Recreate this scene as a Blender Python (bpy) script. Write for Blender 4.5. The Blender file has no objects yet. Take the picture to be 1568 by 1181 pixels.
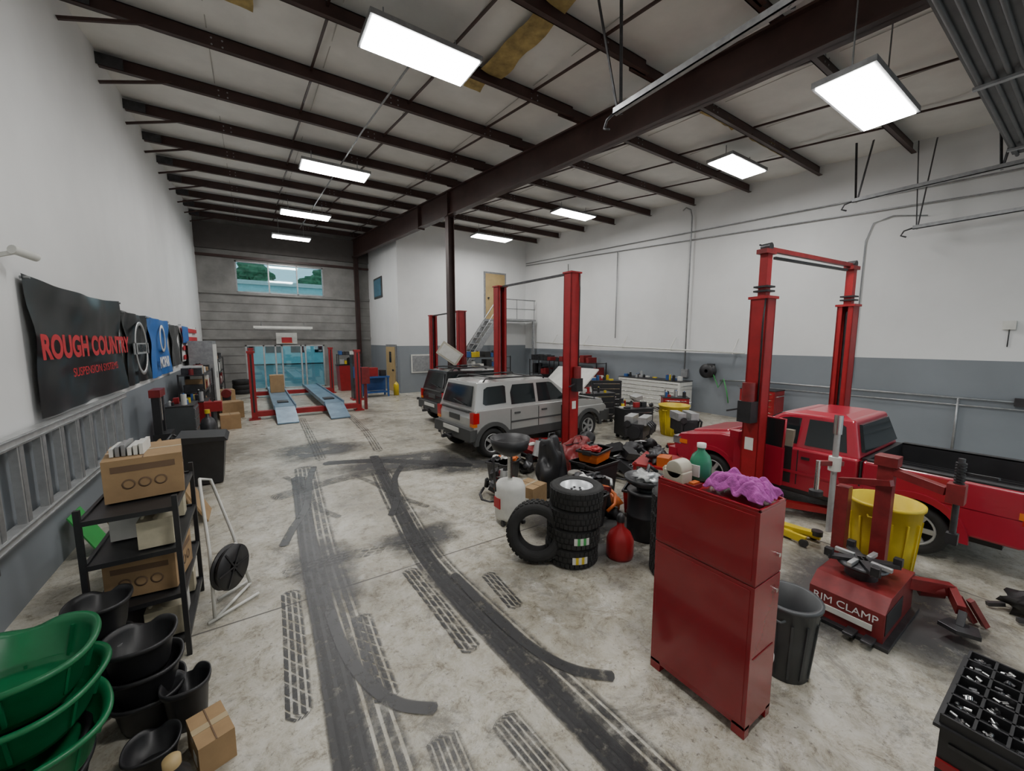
import bpy, math, random, bmesh
from mathutils import Vector, Matrix, Euler, noise as mnoise
random.seed(7)
D=bpy.data; COL=bpy.context.scene.collection
S=1.18          # model unit -> metres
pi=math.pi
# ------------------------------------------------------------------ materials
def newmat(name):
    m=D.materials.new(name); m.use_nodes=True; nt=m.node_tree
    return m,nt,nt.nodes['Principled BSDF'],nt.nodes['Material Output']
def c4(c): return (c[0],c[1],c[2],1)
def M(name,col,rough=.5,metal=0.,var=.15,scale=4.,bump=0.,coat=0.,spec=.5):
    if name in D.materials: return D.materials[name]
    m,nt,p,o=newmat(name)
    p.inputs['Roughness'].default_value=rough; p.inputs['Metallic'].default_value=metal
    p.inputs['Specular IOR Level'].default_value=spec
    p.inputs['Coat Weight'].default_value=coat
    tc=nt.nodes.new('ShaderNodeTexCoord'); n=nt.nodes.new('ShaderNodeTexNoise')
    n.inputs['Scale'].default_value=scale; n.inputs['Detail'].default_value=6; n.inputs['Roughness'].default_value=.6
    nt.links.new(tc.outputs['Object'],n.inputs['Vector'])
    r=nt.nodes.new('ShaderNodeValToRGB')
    r.color_ramp.elements[0].position=.3; r.color_ramp.elements[1].position=.7
    r.color_ramp.elements[0].color=c4([x*(1-var) for x in col]); r.color_ramp.elements[1].color=c4([min(1,x*(1+var*.5)) for x in col])
    nt.links.new(n.outputs['Fac'],r.inputs[0]); nt.links.new(r.outputs[0],p.inputs['Base Color'])
    if bump:
        b=nt.nodes.new('ShaderNodeBump'); b.inputs['Strength'].default_value=bump; b.inputs['Distance'].default_value=.02
        nt.links.new(n.outputs['Fac'],b.inputs['Height']); nt.links.new(b.outputs[0],p.inputs['Normal'])
    return m
def EM(name,col,s):
    m,nt,p,o=newmat(name); nt.nodes.remove(p); e=nt.nodes.new('ShaderNodeEmission')
    e.inputs[0].default_value=c4(col); e.inputs[1].default_value=s; nt.links.new(e.outputs[0],o.inputs[0]); return m
def GL(name,tint,mix=.12):
    m,nt,p,o=newmat(name); nt.nodes.remove(p)
    t=nt.nodes.new('ShaderNodeBsdfTransparent'); t.inputs[0].default_value=c4(tint)
    g=nt.nodes.new('ShaderNodeBsdfGlossy'); g.inputs['Roughness'].default_value=.03
    x=nt.nodes.new('ShaderNodeMixShader'); x.inputs[0].default_value=mix
    nt.links.new(t.outputs[0],x.inputs[1]); nt.links.new(g.outputs[0],x.inputs[2]); nt.links.new(x.outputs[0],o.inputs[0]); return m
white_wall=M('wall_white_paint',(.74,.748,.745),.6,var=.10,scale=.45,bump=.08)
grey_wall=M('wall_grey_paint',(.215,.24,.265),.5,var=.12,scale=.7)
block_grey=M('concrete_block_wall',(.24,.235,.225),.8,var=.35,scale=1.2,bump=.2)
brown=M('brown_primer_steel',(.055,.026,.022),.45,var=.3,scale=3)
ins_white=M('insulation_facing',(.76,.75,.72),.7,var=.12,scale=1.2,bump=.3)
ins_yel=M('fiberglass_insulation',(.42,.31,.12),.9,var=.5,scale=5,bump=.6)
red=M('lift_red',(.32,.014,.018),.38,var=.2,scale=6)
cabred=M('cabinet_red',(.29,.010,.018),.22,var=.12,scale=3,coat=.3)
dkred=M('machine_red',(.20,.018,.02),.4,var=.35,scale=8)
carred=M('truck_red_paint',(.36,.012,.032),.28,var=.06,coat=.4)
silver=M('silver_car_paint',(.43,.435,.42),.25,metal=.3,var=.05,coat=.5)
blackpaint=M('black_car_paint',(.016,.018,.02),.2,var=.05,coat=.5)
clad=M('grey_cladding',(.06,.062,.062),.6,var=.1)
black=M('black_plastic',(.02,.02,.022),.45,var=.3,scale=7)
rubber=M('tyre_rubber',(.02,.02,.02),.75,var=.3,scale=12,bump=.2)
carglass=M('dark_car_glass',(.015,.02,.022),.08,var=.1)
chrome=M('chrome',(.75,.75,.75),.2,metal=1,var=.05)
alu=M('aluminium',(.52,.53,.53),.38,metal=.6,var=.2,scale=9)
galv=M('galvanised_steel',(.36,.37,.38),.4,metal=.6,var=.25,scale=12)
steel=M('dark_steel',(.08,.08,.085),.4,metal=.7,var=.4,scale=9)
cardb=M('cardboard',(.34,.22,.11),.85,var=.18,scale=6)
white=M('white_plastic',(.66,.66,.62),.5,var=.12,scale=7)
offwhite=M('yellowed_plastic',(.55,.50,.36),.5,var=.2,scale=9)
green=M('green_plastic',(.006,.145,.052),.35,var=.25,scale=5)
greensign=M('green_sign',(.05,.36,.09),.4)
yellow=M('yellow_plastic',(.62,.46,.02),.45,var=.15,scale=6)
blue=M('blue_steel',(.03,.10,.30),.4,var=.2)
rampblue=M('ramp_blue_grey',(.16,.25,.34),.4,metal=.2,var=.4,scale=3)
navy=M('blue_banner',(.02,.13,.42),.5,var=.15)
orange=M('orange_plastic',(.60,.13,.02),.45,var=.2)
wood=M('tan_door',(.44,.32,.15),.5,var=.2,scale=2)
purple=M('purple_cloth',(.44,.09,.38),.95,var=.35,scale=30,bump=.7)
bannerblk=M('black_vinyl',(.014,.017,.018),.30,var=.2,scale=2)
txred=M('red_print',(.50,.02,.03),.5); txwhite=M('white_print',(.75,.75,.75),.5)
beige=M('beige_panel',(.50,.47,.38),.5)
redlens=M('red_lens',(.45,.01,.01),.15); amber=M('amber_lens',(.7,.18,.02),.2)
cloth=M('grey_cloth',(.22,.21,.19),.9,var=.3)
seatm=M('beige_seat',(.30,.26,.20),.8)
tape=M('packing_tape',(.42,.33,.2),.3); dark_line=M('carton_gap',(.16,.10,.06),.9)
panel_em=EM('led_diffuser',(1,.985,.96),50)
winglass=GL('window_glass',(.68,.90,.95)); tealglass=GL('storefront_glass',(.46,.72,.78),.15)
leaf=M('foliage',(.10,.20,.10),.9,var=.6,scale=3,bump=1)
asphalt=M('asphalt',(.25,.26,.26),.9,var=.2); extwall=M('exterior_building_paint',(.50,.70,.70),.7)
sockets=M('socket_steel',(.6,.6,.6),.25,metal=1,var=.3,scale=20)
greenliq=M('green_bottle',(.03,.22,.12),.25)
greycan=M('grey_bin_plastic',(.06,.066,.07),.5)
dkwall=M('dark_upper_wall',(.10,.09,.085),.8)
def floor_mat():
    m,nt,p,o=newmat('concrete_floor'); N=nt.nodes; L=nt.links
    tc=N.new('ShaderNodeTexCoord')
    def noi(s,d,r=.6,dist=0):
        n=N.new('ShaderNodeTexNoise'); n.inputs['Scale'].default_value=s;n.inputs['Detail'].default_value=d;n.inputs['Roughness'].default_value=r;n.inputs['Distortion'].default_value=dist
        L.new(tc.outputs['Object'],n.inputs['Vector']); return n
    def ramp(src,stops):
        r=N.new('ShaderNodeValToRGB'); e=r.color_ramp.elements
        while len(e)<len(stops): e.new(.5)
        for i,(a,c) in enumerate(stops): e[i].position=a; e[i].color=c4(c) if not isinstance(c,float) else (c,c,c,1)
        L.new(src,r.inputs[0]); return r
    def mix(f,a,b,t='MIX'):
        x=N.new('ShaderNodeMix'); x.data_type='RGBA'; x.blend_type=t
        if isinstance(f,float): x.inputs[0].default_value=f
        else: L.new(f,x.inputs[0])
        L.new(a,x.inputs[6]) if not isinstance(a,tuple) else setattr(x.inputs[6],'default_value',a)
        L.new(b,x.inputs[7]) if not isinstance(b,tuple) else setattr(x.inputs[7],'default_value',b)
        return x.outputs[2]
    a=ramp(noi(.6,10,.7,.3).outputs['Fac'],[(.32,(.24,.225,.19)),(.47,(.44,.42,.36)),(.62,(.60,.585,.525))])
    b=ramp(noi(6.,12,.85,.4).outputs['Fac'],[(.38,(.36,.32,.26)),(.47,(.82,.79,.72)),(.57,(1.,1.,1.))])
    c=mix(.95,a.outputs[0],b.outputs[0],'MULTIPLY')
    st=ramp(noi(1.8,12,.82,.6).outputs['Fac'],[(.53,0.),(.63,.8)])
    c=mix(st.outputs[0],c,(.15,.14,.12,1))
    wh=ramp(noi(3.2,12,.85,.4).outputs['Fac'],[(.54,0.),(.64,.7)])
    c=mix(wh.outputs[0],c,(.62,.61,.57,1))
    sp=ramp(noi(26,6,.75).outputs['Fac'],[(.58,0.),(.66,.8)])
    c=mix(sp.outputs[0],c,(.12,.105,.09,1))
    sx=N.new('ShaderNodeSeparateXYZ');L.new(tc.outputs['Object'],sx.inputs[0])
    def joint(out,off,per):
        q=N.new('ShaderNodeMath');q.operation='ADD';q.inputs[1].default_value=off;L.new(out,q.inputs[0])
        w=N.new('ShaderNodeMath');w.operation='PINGPONG';w.inputs[1].default_value=per;L.new(q.outputs[0],w.inputs[0])
        l=N.new('ShaderNodeMath');l.operation='LESS_THAN';l.inputs[1].default_value=.008;L.new(w.outputs[0],l.inputs[0]); return l
    j=joint(sx.outputs['Y'],-3.44,5.8); c=mix(j.outputs[0],c,(.10,.09,.08,1))
    j2=joint(sx.outputs['X'],-4.9,6.9); c=mix(j2.outputs[0],c,(.12,.11,.10,1))
    v=N.new('ShaderNodeTexVoronoi');v.feature='DISTANCE_TO_EDGE';v.inputs['Scale'].default_value=.4
    nn=noi(2.,9,.75);mx=N.new('ShaderNodeVectorMath');mx.operation='MULTIPLY_ADD';mx.inputs[1].default_value=(.9,.9,.9);L.new(nn.outputs['Color'],mx.inputs[0]);L.new(tc.outputs['Object'],mx.inputs[2]);L.new(mx.outputs[0],v.inputs['Vector'])
    cr=ramp(v.outputs['Distance'],[(.0,.6),(.0025,0.)]); c=mix(cr.outputs[0],c,(.12,.11,.09,1))
    L.new(c,p.inputs['Base Color'])
    rr=ramp(noi(1.4,6).outputs['Fac'],[(.3,.22),(.7,.48)]); L.new(rr.outputs[0],p.inputs['Roughness'])
    bp=N.new('ShaderNodeBump');bp.inputs['Strength'].default_value=.2;bp.inputs['Distance'].default_value=.01;L.new(b.outputs[0],bp.inputs['Height']);L.new(bp.outputs[0],p.inputs['Normal'])
    return m
def mark_mat(name,col,lo,hi,bands,dens,brk=0,edge=9,sc=9,slant=0):
    m,nt,p,o=newmat(name);N=nt.nodes;L=nt.links
    p.inputs['Base Color'].default_value=c4(col);p.inputs['Roughness'].default_value=.38
    tc=N.new('ShaderNodeTexCoord');uv=N.new('ShaderNodeUVMap')
    n=N.new('ShaderNodeTexNoise');n.inputs['Scale'].default_value=sc;n.inputs['Detail'].default_value=10;n.inputs['Roughness'].default_value=.78
    L.new(tc.outputs['Object'],n.inputs['Vector'])
    r=N.new('ShaderNodeMapRange');r.inputs[1].default_value=lo;r.inputs[2].default_value=hi;r.inputs[3].default_value=0;r.inputs[4].default_value=dens;L.new(n.outputs['Fac'],r.inputs[0])
    out=r.outputs[0]
    sx=N.new('ShaderNodeSeparateXYZ');L.new(uv.outputs[0],sx.inputs[0])
    def M2(op,a,b=None):
        q=N.new('ShaderNodeMath');q.operation=op
        if hasattr(a,'links') : L.new(a,q.inputs[0])
        else: q.inputs[0].default_value=a
        if b is not None:
            if hasattr(b,'links'): L.new(b,q.inputs[1])
            else: q.inputs[1].default_value=b
        return q.outputs[0]
    if bands:
        f=M2('FRACT',M2('MULTIPLY',sx.outputs['X'],bands)); g=M2('LESS_THAN',f,.66); out=M2('MULTIPLY',out,g)
    if brk:
        f=M2('FRACT',M2('ADD',M2('MULTIPLY',sx.outputs['Y'],brk),M2('MULTIPLY',sx.outputs['X'],slant))); g=M2('LESS_THAN',f,.84); out=M2('MULTIPLY',out,g)
    e=M2('MULTIPLY',M2('SUBTRACT',.5,M2('ABSOLUTE',M2('SUBTRACT',sx.outputs['X'],.5))),edge); e=M2('MINIMUM',e,1.0); out=M2('MULTIPLY',out,e)
    L.new(out,p.inputs['Alpha']); return m
floor_m=floor_mat()
mk_solid=mark_mat('tyre_mark_solid',(.035,.035,.037),.26,.48,0,.9,edge=10)
mk_streak=mark_mat('tyre_mark_streaks',(.045,.045,.047),.34,.56,6,.8,0)
mk_faint=mark_mat('tyre_mark_worn',(.055,.055,.055),.38,.6,4,.85,11,slant=1.5)
mk_tread=mark_mat('tyre_mark_tread',(.035,.035,.037),.32,.52,4,.9,9,slant=2)
mk_patch=mark_mat('floor_stain_shade',(.07,.07,.072),.32,.52,0,.85,edge=4,sc=2.6)  # stain tint, also used for shadow painted on the floor below the SUV
# ------------------------------------------------------------------ builder
class B:
    def __init__(s): s.v=[];s.f=[];s.mi=[];s.sm=[];s.mats=[]
    def add(s,vs,fs,mat,smooth=False,X=None):
        if mat not in s.mats: s.mats.append(mat)
        k=s.mats.index(mat); o=len(s.v)
        for p in vs:
            p=Vector(p); s.v.append(X@p if X is not None else p)
        for f in fs: s.f.append([o+i for i in f]); s.mi.append(k); s.sm.append(smooth)
    def bx(s,x0,x1,y0,y1,z0,z1,mat,X=None):
        vs=[(x,y,z) for x in (x0,x1) for y in (y0,y1) for z in (z0,z1)]
        s.add(vs,[(0,1,3,2),(4,6,7,5),(0,4,5,1),(2,3,7,6),(0,2,6,4),(1,5,7,3)],mat,X=X)
    def cb(s,c,d,mat,X=None): s.bx(c[0]-d[0]/2,c[0]+d[0]/2,c[1]-d[1]/2,c[1]+d[1]/2,c[2]-d[2]/2,c[2]+d[2]/2,mat,X)
    def hexa(s,bot,top,mat,X=None):
        s.add(list(bot)+list(top),[(3,2,1,0),(4,5,6,7),(0,1,5,4),(1,2,6,5),(2,3,7,6),(3,0,4,7)],mat,X=X)
    def bar(s,p0,p1,w,h,mat,X=None):
        p0=Vector(p0);p1=Vector(p1);d=(p1-p0);l=d.length;q=d.to_track_quat('Z','Y').to_matrix().to_4x4()
        T=Matrix.Translation(p0)@q
        if X is not None: T=X@T
        s.bx(-w/2,w/2,-h/2,h/2,0,l,mat,T)
    def cyl(s,p0,p1,r,mat,r1=None,n=16,X=None,caps=True):
        if r1 is None: r1=r
        p0=Vector(p0);p1=Vector(p1);d=p1-p0;q=d.to_track_quat('Z','Y').to_matrix().to_4x4();T=Matrix.Translation(p0)@q
        if X is not None:T=X@T
        l=d.length
        a=[(r*math.cos(2*pi*i/n),r*math.sin(2*pi*i/n),0) for i in range(n)]; b=[(r1*math.cos(2*pi*i/n),r1*math.sin(2*pi*i/n),l) for i in range(n)]
        s.add(a+b,[(i,(i+1)%n,n+(i+1)%n,n+i) for i in range(n)],mat,True,T)
        if caps:
            s.add(a,[list(range(n))[::-1]],mat,False,T); s.add(b,[list(range(n))],mat,False,T)
    def tube(s,pts,r,mat,n=8,X=None):
        pts=[Vector(p) for p in pts]; vs=[];up=Vector((0,0,1))
        prev=None
        for i,p in enumerate(pts):
            t=(pts[min(i+1,len(pts)-1)]-pts[max(i-1,0)]).normalized()
            if prev is None:
                a=t.cross(up)
                if a.length<.05:a=t.cross(Vector((1,0,0)))
            else: a=prev-t*prev.dot(t)
            a.normalize(); prev=a; b=t.cross(a)
            for k in range(n): vs.append(p+a*r*math.cos(2*pi*k/n)+b*r*math.sin(2*pi*k/n))
        fs=[(i*n+k,i*n+(k+1)%n,(i+1)*n+(k+1)%n,(i+1)*n+k) for i in range(len(pts)-1) for k in range(n)]
        fs.append(list(range(n))[::-1]); fs.append([len(vs)-n+k for k in range(n)])
        s.add(vs,fs,mat,True,X)
    def lathe(s,prof,mat,c=(0,0,0),n=28,X=None,smooth=True):
        vs=[];fs=[]
        for r,z in prof:
            for i in range(n):
                a=2*pi*i/n; vs.append((c[0]+r*math.cos(a),c[1]+r*math.sin(a),c[2]+z))
        for j in range(len(prof)-1):
            for i in range(n): fs.append((j*n+i,j*n+(i+1)%n,(j+1)*n+(i+1)%n,(j+1)*n+i))
        s.add(vs,fs,mat,smooth,X)
    def prism(s,poly,a0,a1,mat,axis='y',X=None):
        def mk(p,a):
            return (p[0],a,p[1]) if axis=='y' else ((a,p[0],p[1]) if axis=='x' else (p[0],p[1],a))
        n=len(poly); vs=[mk(p,a0) for p in poly]+[mk(p,a1) for p in poly]
        s.add(vs,[list(range(n))[::-1],[n+i for i in range(n)]]+[(i,(i+1)%n,n+(i+1)%n,n+i) for i in range(n)],mat,X=X)
    def blob(s,c,d,mat,amp=.2,fr=2.,sub=3,seed=0,flat=None,X=None):
        bm=bmesh.new(); bmesh.ops.create_icosphere(bm,subdivisions=sub,radius=1)
        vs=[]
        for v in bm.verts:
            k=1+amp*mnoise.noise(v.co*fr+Vector((seed*7.3,seed*3.1,seed)))*2
            p=Vector((v.co.x*d[0]*k,v.co.y*d[1]*k,v.co.z*d[2]*k))+Vector(c)
            if flat is not None and p.z<flat: p.z=flat
            vs.append(p)
        fs=[[v.index for v in f.verts] for f in bm.faces]; bm.free(); s.add(vs,fs,mat,True,X)
    def obj(s,name,loc=None,rz=0,bevel=0,seg=2,parent=None):
        vs=s.v
        if loc is None and parent is None:
            xs=[p.x for p in vs];ys=[p.y for p in vs];zs=[p.z for p in vs]
            o=Vector(((min(xs)+max(xs))/2,(min(ys)+max(ys))/2,min(zs)))
            vs=[p-o for p in vs]; loc=o
        me=D.meshes.new(name); me.from_pydata([tuple(p) for p in vs],[],s.f)
        for m in s.mats: me.materials.append(m)
        for i,p in enumerate(me.polygons): p.material_index=s.mi[i]; p.use_smooth=s.sm[i]
        bm=bmesh.new();bm.from_mesh(me);bmesh.ops.recalc_face_normals(bm,faces=bm.faces);bm.to_mesh(me);bm.free()
        ob=D.objects.new(name,me); COL.objects.link(ob)
        if parent: ob.parent=parent
        else: ob.location=loc; ob.rotation_euler=(0,0,rz)
        if bevel:
            md=ob.modifiers.new('bevel','BEVEL');md.width=bevel;md.segments=seg;md.limit_method='ANGLE';md.angle_limit=math.radians(40)
        return ob
def TX(x,y,z,rx=0,ry=0,rz=0,s=1): return Matrix.Translation((x,y,z))@Euler((rx,ry,rz)).to_matrix().to_4x4()@Matrix.Scale(s,4)
def text(parent,body,size,loc,rot,mat,name='lettering',xs=1.,bold=0.):
    cu=D.curves.new(name,'FONT');cu.body=body;cu.size=size;cu.align_x='CENTER';cu.align_y='CENTER';cu.extrude=.001;cu.offset=bold
    cu.materials.append(mat);o=D.objects.new(name,cu);COL.objects.link(o)
    o.parent=parent; o.matrix_parent_inverse=Matrix.Translation(-Vector(parent.location))
    o.location=loc;o.rotation_euler=rot;o.scale=(xs,1,1)
    return o
RL=(pi/2,0,pi/2)
RW=(pi/2,0,-pi/2)
# ------------------------------------------------------------------ room
LX,RX,YB,YF=-1.64,11.03,20.08,-2.6
def zr(y): return 5.69+.059*y
BX,BY=4.9,15.6
b=B(); b.bx(LX-.2,RX+.2,YF-.2,YB+.2,-.1,0,floor_m); b.obj('floor',loc=(0,0,0))
def sidewall(name,x0,x1,zb):
    b=B(); b.prism([(YF,0),(YB,0),(YB,zb),(YF,zb)],x0,x1,grey_wall,'x')
    b.prism([(YF,zb),(YB,zb),(YB,zr(YB)+.15),(YF,zr(YF)+.15)],x0,x1,white_wall,'x'); b.obj(name)
sidewall('wall_left',LX-.2,LX,1.33); sidewall('wall_right',RX,RX+.2,1.75)
b=B()
wx0,wx1,wz0,wz1=-.39,2.90,4.10,5.37; dx0,dx1,dz1=-.24,2.80,1.92
topz=zr(YB)+.2
b.bx(LX,dx0,YB,YB+.2,0,2.2,block_grey);b.bx(dx1,RX,YB,YB+.2,0,2.2,block_grey);b.bx(dx0,dx1,YB,YB+.2,dz1,2.2,block_grey)
b.bx(LX,wx0,YB,YB+.2,2.2,wz1,block_grey);b.bx(wx1,RX,YB,YB+.2,2.2,wz1,block_grey);b.bx(wx0,wx1,YB,YB+.2,2.2,wz0,block_grey)
b.bx(LX,RX,YB,YB+.2,wz1,topz,block_grey)
b.obj('wall_back')
b=B()
for z in (2.16,4.02-.02,5.45): b.bx(LX,4.9,YB-.08,YB-.005,z,z+.1,brown if z>5 else block_grey)
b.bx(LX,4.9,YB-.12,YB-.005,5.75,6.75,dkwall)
z=.4
while z<4:
    b.bx(LX,dx0-.05 if z<2 else 4.9,YB-.012,YB-.002,z,z+.012,dkwall); z+=.36
b.obj('trim_1')
def window(name,x0,x1,z0,z1,y,mull,fm,gm,fw=.05):
    b=B()
    b.bx(x0,x1,y-.04,y+.08,z0,z0+fw,fm);b.bx(x0,x1,y-.04,y+.08,z1-fw,z1,fm)
    for x in [x0+fw/2,x1-fw/2]+mull: b.bx(x-fw/2,x+fw/2,y-.04,y+.08,z0,z1,fm)
    b.bx(x0,x1,y+.015,y+.025,z0,z1,gm); return b.obj(name)
window('window_1',wx0,wx1,wz0,wz1,YB+.05,[.78,1.85],galv,winglass)
window('door_1',dx0,dx1,0,dz1,YB+.05,[.42,.85,1.10,1.85,2.02],alu,tealglass,.06)
b=B()
b.bx(BX,BX+.15,BY+.15,YB,0,1.9,grey_wall);b.bx(BX,BX+.15,BY+.15,YB,1.9,zr(YB)+.1,white_wall)
b.obj('wall_office_side')
b=B();b.bx(BX,RX,BY,BY+.15,0,1.9,grey_wall);b.bx(BX,RX,BY,BY+.15,1.9,zr(BY)+.1,white_wall);b.obj('wall_office_front')
b=B();b.bx(BX-.04,BX-.005,17.7,19.0,4.0,4.9,clad);b.bx(BX-.05,BX-.04,17.8,18.9,4.08,4.82,M('office_glass',(.10,.22,.30),.1));b.obj('window_2')
b=B();b.bx(BX-.05,BX-.005,15.95,17.35,0,1.95,galv);b.bx(BX-.07,BX-.05,16.05,17.25,.02,1.85,wood);b.cyl((BX-.09,16.2,.9),(BX-.14,16.2,.9),.04,steel)
b.bx(BX-.075,BX-.07,16.5,16.8,1.2,1.65,carglass);b.obj('door_2')
b=B();b.bx(8.75,9.9,BY-.04,BY-.005,3.06,5.15,galv);b.bx(8.83,9.82,BY-.06,BY-.04,3.08,5.07,wood);b.cyl((8.95,BY-.06,4.0),(8.95,BY-.12,4.0),.04,steel);b.obj('door_3')
b=B()
b.bx(LX,3.9,YF-.2,YF,0,4.4,white_wall);b.bx(9.7,RX,YF-.2,YF,0,4.4,white_wall);b.bx(LX,RX,YF-.2,YF,4.4,zr(YF)+.15,white_wall);b.obj('wall_front')
PY=[8.56+1.524*k for k in range(-7,8)]
b=B();nx=30;ys=[]
y=YF-.1
while y<YB+.3: ys.append(y); y+=.1905
vs=[]
for yy in ys:
    ph=((yy-8.56)/1.524)%1
    for i in range(nx+1):
        x=LX-.1+(RX-LX+.2)*i/nx
        vs.append((x,yy,zr(yy)+.13-.07*math.sin(pi*ph)*(.7+.7*mnoise.noise(Vector((x*.9,yy*.8,0)))) ))
fs=[(j*(nx+1)+i,j*(nx+1)+i+1,(j+1)*(nx+1)+i+1,(j+1)*(nx+1)+i) for j in range(len(ys)-1) for i in range(nx)]
b.add(vs,fs,ins_white,True);b.obj('ceiling',loc=(0,0,0))
seam=M('facing_seam',(.42,.41,.38),.8)
b=B()
for i in range(1,9):
    x=LX+i*1.4
    for a,c in zip(PY[:-1],PY[1:]):
        b.bar((x,a+.1,zr(a)+.085),(x,c-.1,zr(c)+.085),.012,.004,seam)
b.obj('trim_2')
for y in PY:
    b=B();z=zr(y)
    for x0,x1,dy in ((LX+.02,4.88,0),(4.6,RX-.02,.05)):
        if dy and y>BY-.2: continue
        b.bx(x0,x1,y+dy,y+dy+.012,z-.1,z+.1,brown);b.bx(x0,x1,y+dy-.06,y+dy+.012,z-.1,z-.088,brown);b.bx(x0,x1,y+dy,y+dy+.07,z+.088,z+.1,brown)
    for x in (-.2,2.2,4.0,6.6,8.6):
        if x>4.8 and y>BY-.2: continue
        for dx in (0,.12):
            for dz in (-.04,.04): b.cyl((x+dx,y-.004,z+dz),(x+dx,y+.002,z+dz),.012,galv,n=6)
    b.obj('roof_purlin')
for x in (1.0,2.5,4.0,6.4,7.9,9.4):
    b=B()
    for a,c in zip(PY[:-1],PY[1:]):
        if x>4.8 and c>BY-.2: continue
        b.bar((x,a,zr(a)-.07),(x,c,zr(c)+.05),.028,.028,brown)
    b.obj('purlin_bridging')
b=B()
for y in PY: 
    b.bar((LX+.01,y-.05,zr(y)-.33),(LX+.85,y-.05,zr(y)-.06),.035,.035,brown)
    b.bx(LX,LX+.3,y-.075,y-.062,zr(y)-.09,zr(y)+.07,steel)
b.obj('purlin_brace')
b=B()
pts=[(5.45,-2.5,4.98,zr(-2.5)-.1),(5.3,3.1,5.27,zr(3.1)-.1),(4.82,10.43,5.55,zr(10.43)-.1),(4.25,20.0,5.98,zr(20)-.1)]
for p,q in zip(pts[:-1],pts[1:]):
    for (za,zb,w) in ((p[2],q[2],.18),(p[3]-.03,q[3]-.03,.18)):
        b.hexa([(p[0]-w/2,p[1],za),(p[0]+w/2,p[1],za),(q[0]+w/2,q[1],zb),(q[0]-w/2,q[1],zb)],[(p[0]-w/2,p[1],za+.03),(p[0]+w/2,p[1],za+.03),(q[0]+w/2,q[1],zb+.03),(q[0]-w/2,q[1],zb+.03)],brown)
    b.hexa([(p[0]-.01,p[1],p[2]),(p[0]+.01,p[1],p[2]),(q[0]+.01,q[1],q[2]),(q[0]-.01,q[1],q[2])],[(p[0]-.01,p[1],p[3]),(p[0]+.01,p[1],p[3]),(q[0]+.01,q[1],q[3]),(q[0]-.01,q[1],q[3])],brown)
x=4.82;y=10.43
b.bx(x-.1,x+.1,y-.012,y+.012,5.5,6.2,brown)
b.bx(4.6,4.82,12.38,12.42,5.6,6.3,brown)
b.obj('roof_beam')
def column(x,y,z1):
    b=B();b.bx(x-.09,x-.075,y-.1,y+.1,.02,z1,brown);b.bx(x+.075,x+.09,y-.1,y+.1,.02,z1,brown);b.bx(x-.08,x+.08,y-.008,y+.008,.02,z1,brown);b.bx(x-.15,x+.15,y-.15,y+.15,0,.02,brown);b.bx(x-.13,x+.13,y-.13,y+.13,z1-.02,z1,brown);b.obj('steel_column')
column(4.82,10.5,5.55);column(4.3,19.85,5.97)
def patch(x0,x1,y0,y1,seed):
    b=B();n=10;m=14;vs=[]
    for j in range(m+1):
        for i in range(n+1):
            x=x0+(x1-x0)*i/n;y=y0+(y1-y0)*j/m
            e=.08*mnoise.noise(Vector((x*2,y*2,seed)))
            if i in(0,n): x+=e
            if j in(0,m): y+=e
            vs.append((x,y,zr(y)+.015+.02*mnoise.noise(Vector((x*5,y*5,seed)))))
    b.add(vs,[(j*(n+1)+i,j*(n+1)+i+1,(j+1)*(n+1)+i+1,(j+1)*(n+1)+i) for j in range(m) for i in range(n)],ins_yel,True);b.obj('exposed_insulation')
patch(3.02,3.36,4.05,5.42,1);patch(2.72,3.3,5.62,5.95,2);patch(-.3,.25,5.62,6.1,3);patch(6.2,7.6,4.05,4.22,4);patch(8.2,9.6,4.05,4.22,5);patch(5.7,6.6,5.58,5.78,6);patch(-.6,.0,11.7,12.0,7);patch(3.0,3.3,2.6,3.9,9)
def troffer(x0,x1,y0,y1,z):
    b=B();b.bx(x0-.03,x1+.03,y0-.03,y1+.03,z,z+.06,galv);b.bx(x0,x1,y0,y1,z-.012,z-.001,panel_em)
    zc=zr((y0+y1)/2)-.05
    for x in (x0+.2,x1-.2):
        b.cyl((x,(y0+y1)/2,z+.05),(x,(y0+y1)/2,max(zc,z+.1)),.008,galv,n=6)
    b.bx(x0+.15,x1-.15,(y0+y1)/2-.05,(y0+y1)/2+.05,z+.06,z+.11,galv)
    b.obj('led_ceiling_light')
troffer(1.31,2.62,4.73,5.28,5.6);troffer(1.14,2.5,9.75,10.3,5.9);troffer(1.02,2.39,14.35,14.9,6.1);troffer(.9,2.14,17.4,17.9,6.0)
troffer(5.05,6.5,1.49,1.95,4.7);troffer(7.8,9.1,4.3,4.76,5.6);troffer(7.72,9.09,9.15,9.6,5.9);troffer(7.16,8.68,13.2,13.7,6.0)
troffer(1.3,2.6,.0,.55,5.3)  # extra fixture out of view, added to brighten the camera end
b=B();b.tube([(2.0,5.3,5.75),(1.95,8,5.95),(1.9,12,6.15),(1.8,17.4,6.35)],.014,galv)
b.obj('light_conduit')
b=B();b.bx(.1,2.3,19.6,19.72,2.62,2.72,white);b.cyl((.15,19.66,2.6),(2.25,19.66,2.6),.025,txwhite)
for x in (.4,2.0): b.bar((x,19.66,2.7),(x,20.07,2.9),.02,.02,galv)
b.obj('fluorescent_fixture')
rib=M('door_ribs',(.13,.135,.14),.5,metal=.4,var=.2)
b=B();b.bx(3.85,9.65,-2.2,1.1,4.86,4.9,rib)
y=-2.15
while y<1.1:
    b.cyl((3.85,y,4.84),(9.65,y,4.84),.022,rib,n=8);y+=.1
for x in (4.2,6.7,9.2): b.bx(x-.03,x+.03,-2.2,1.1,4.79,4.82,galv)
b.obj('overhead_door')
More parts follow.
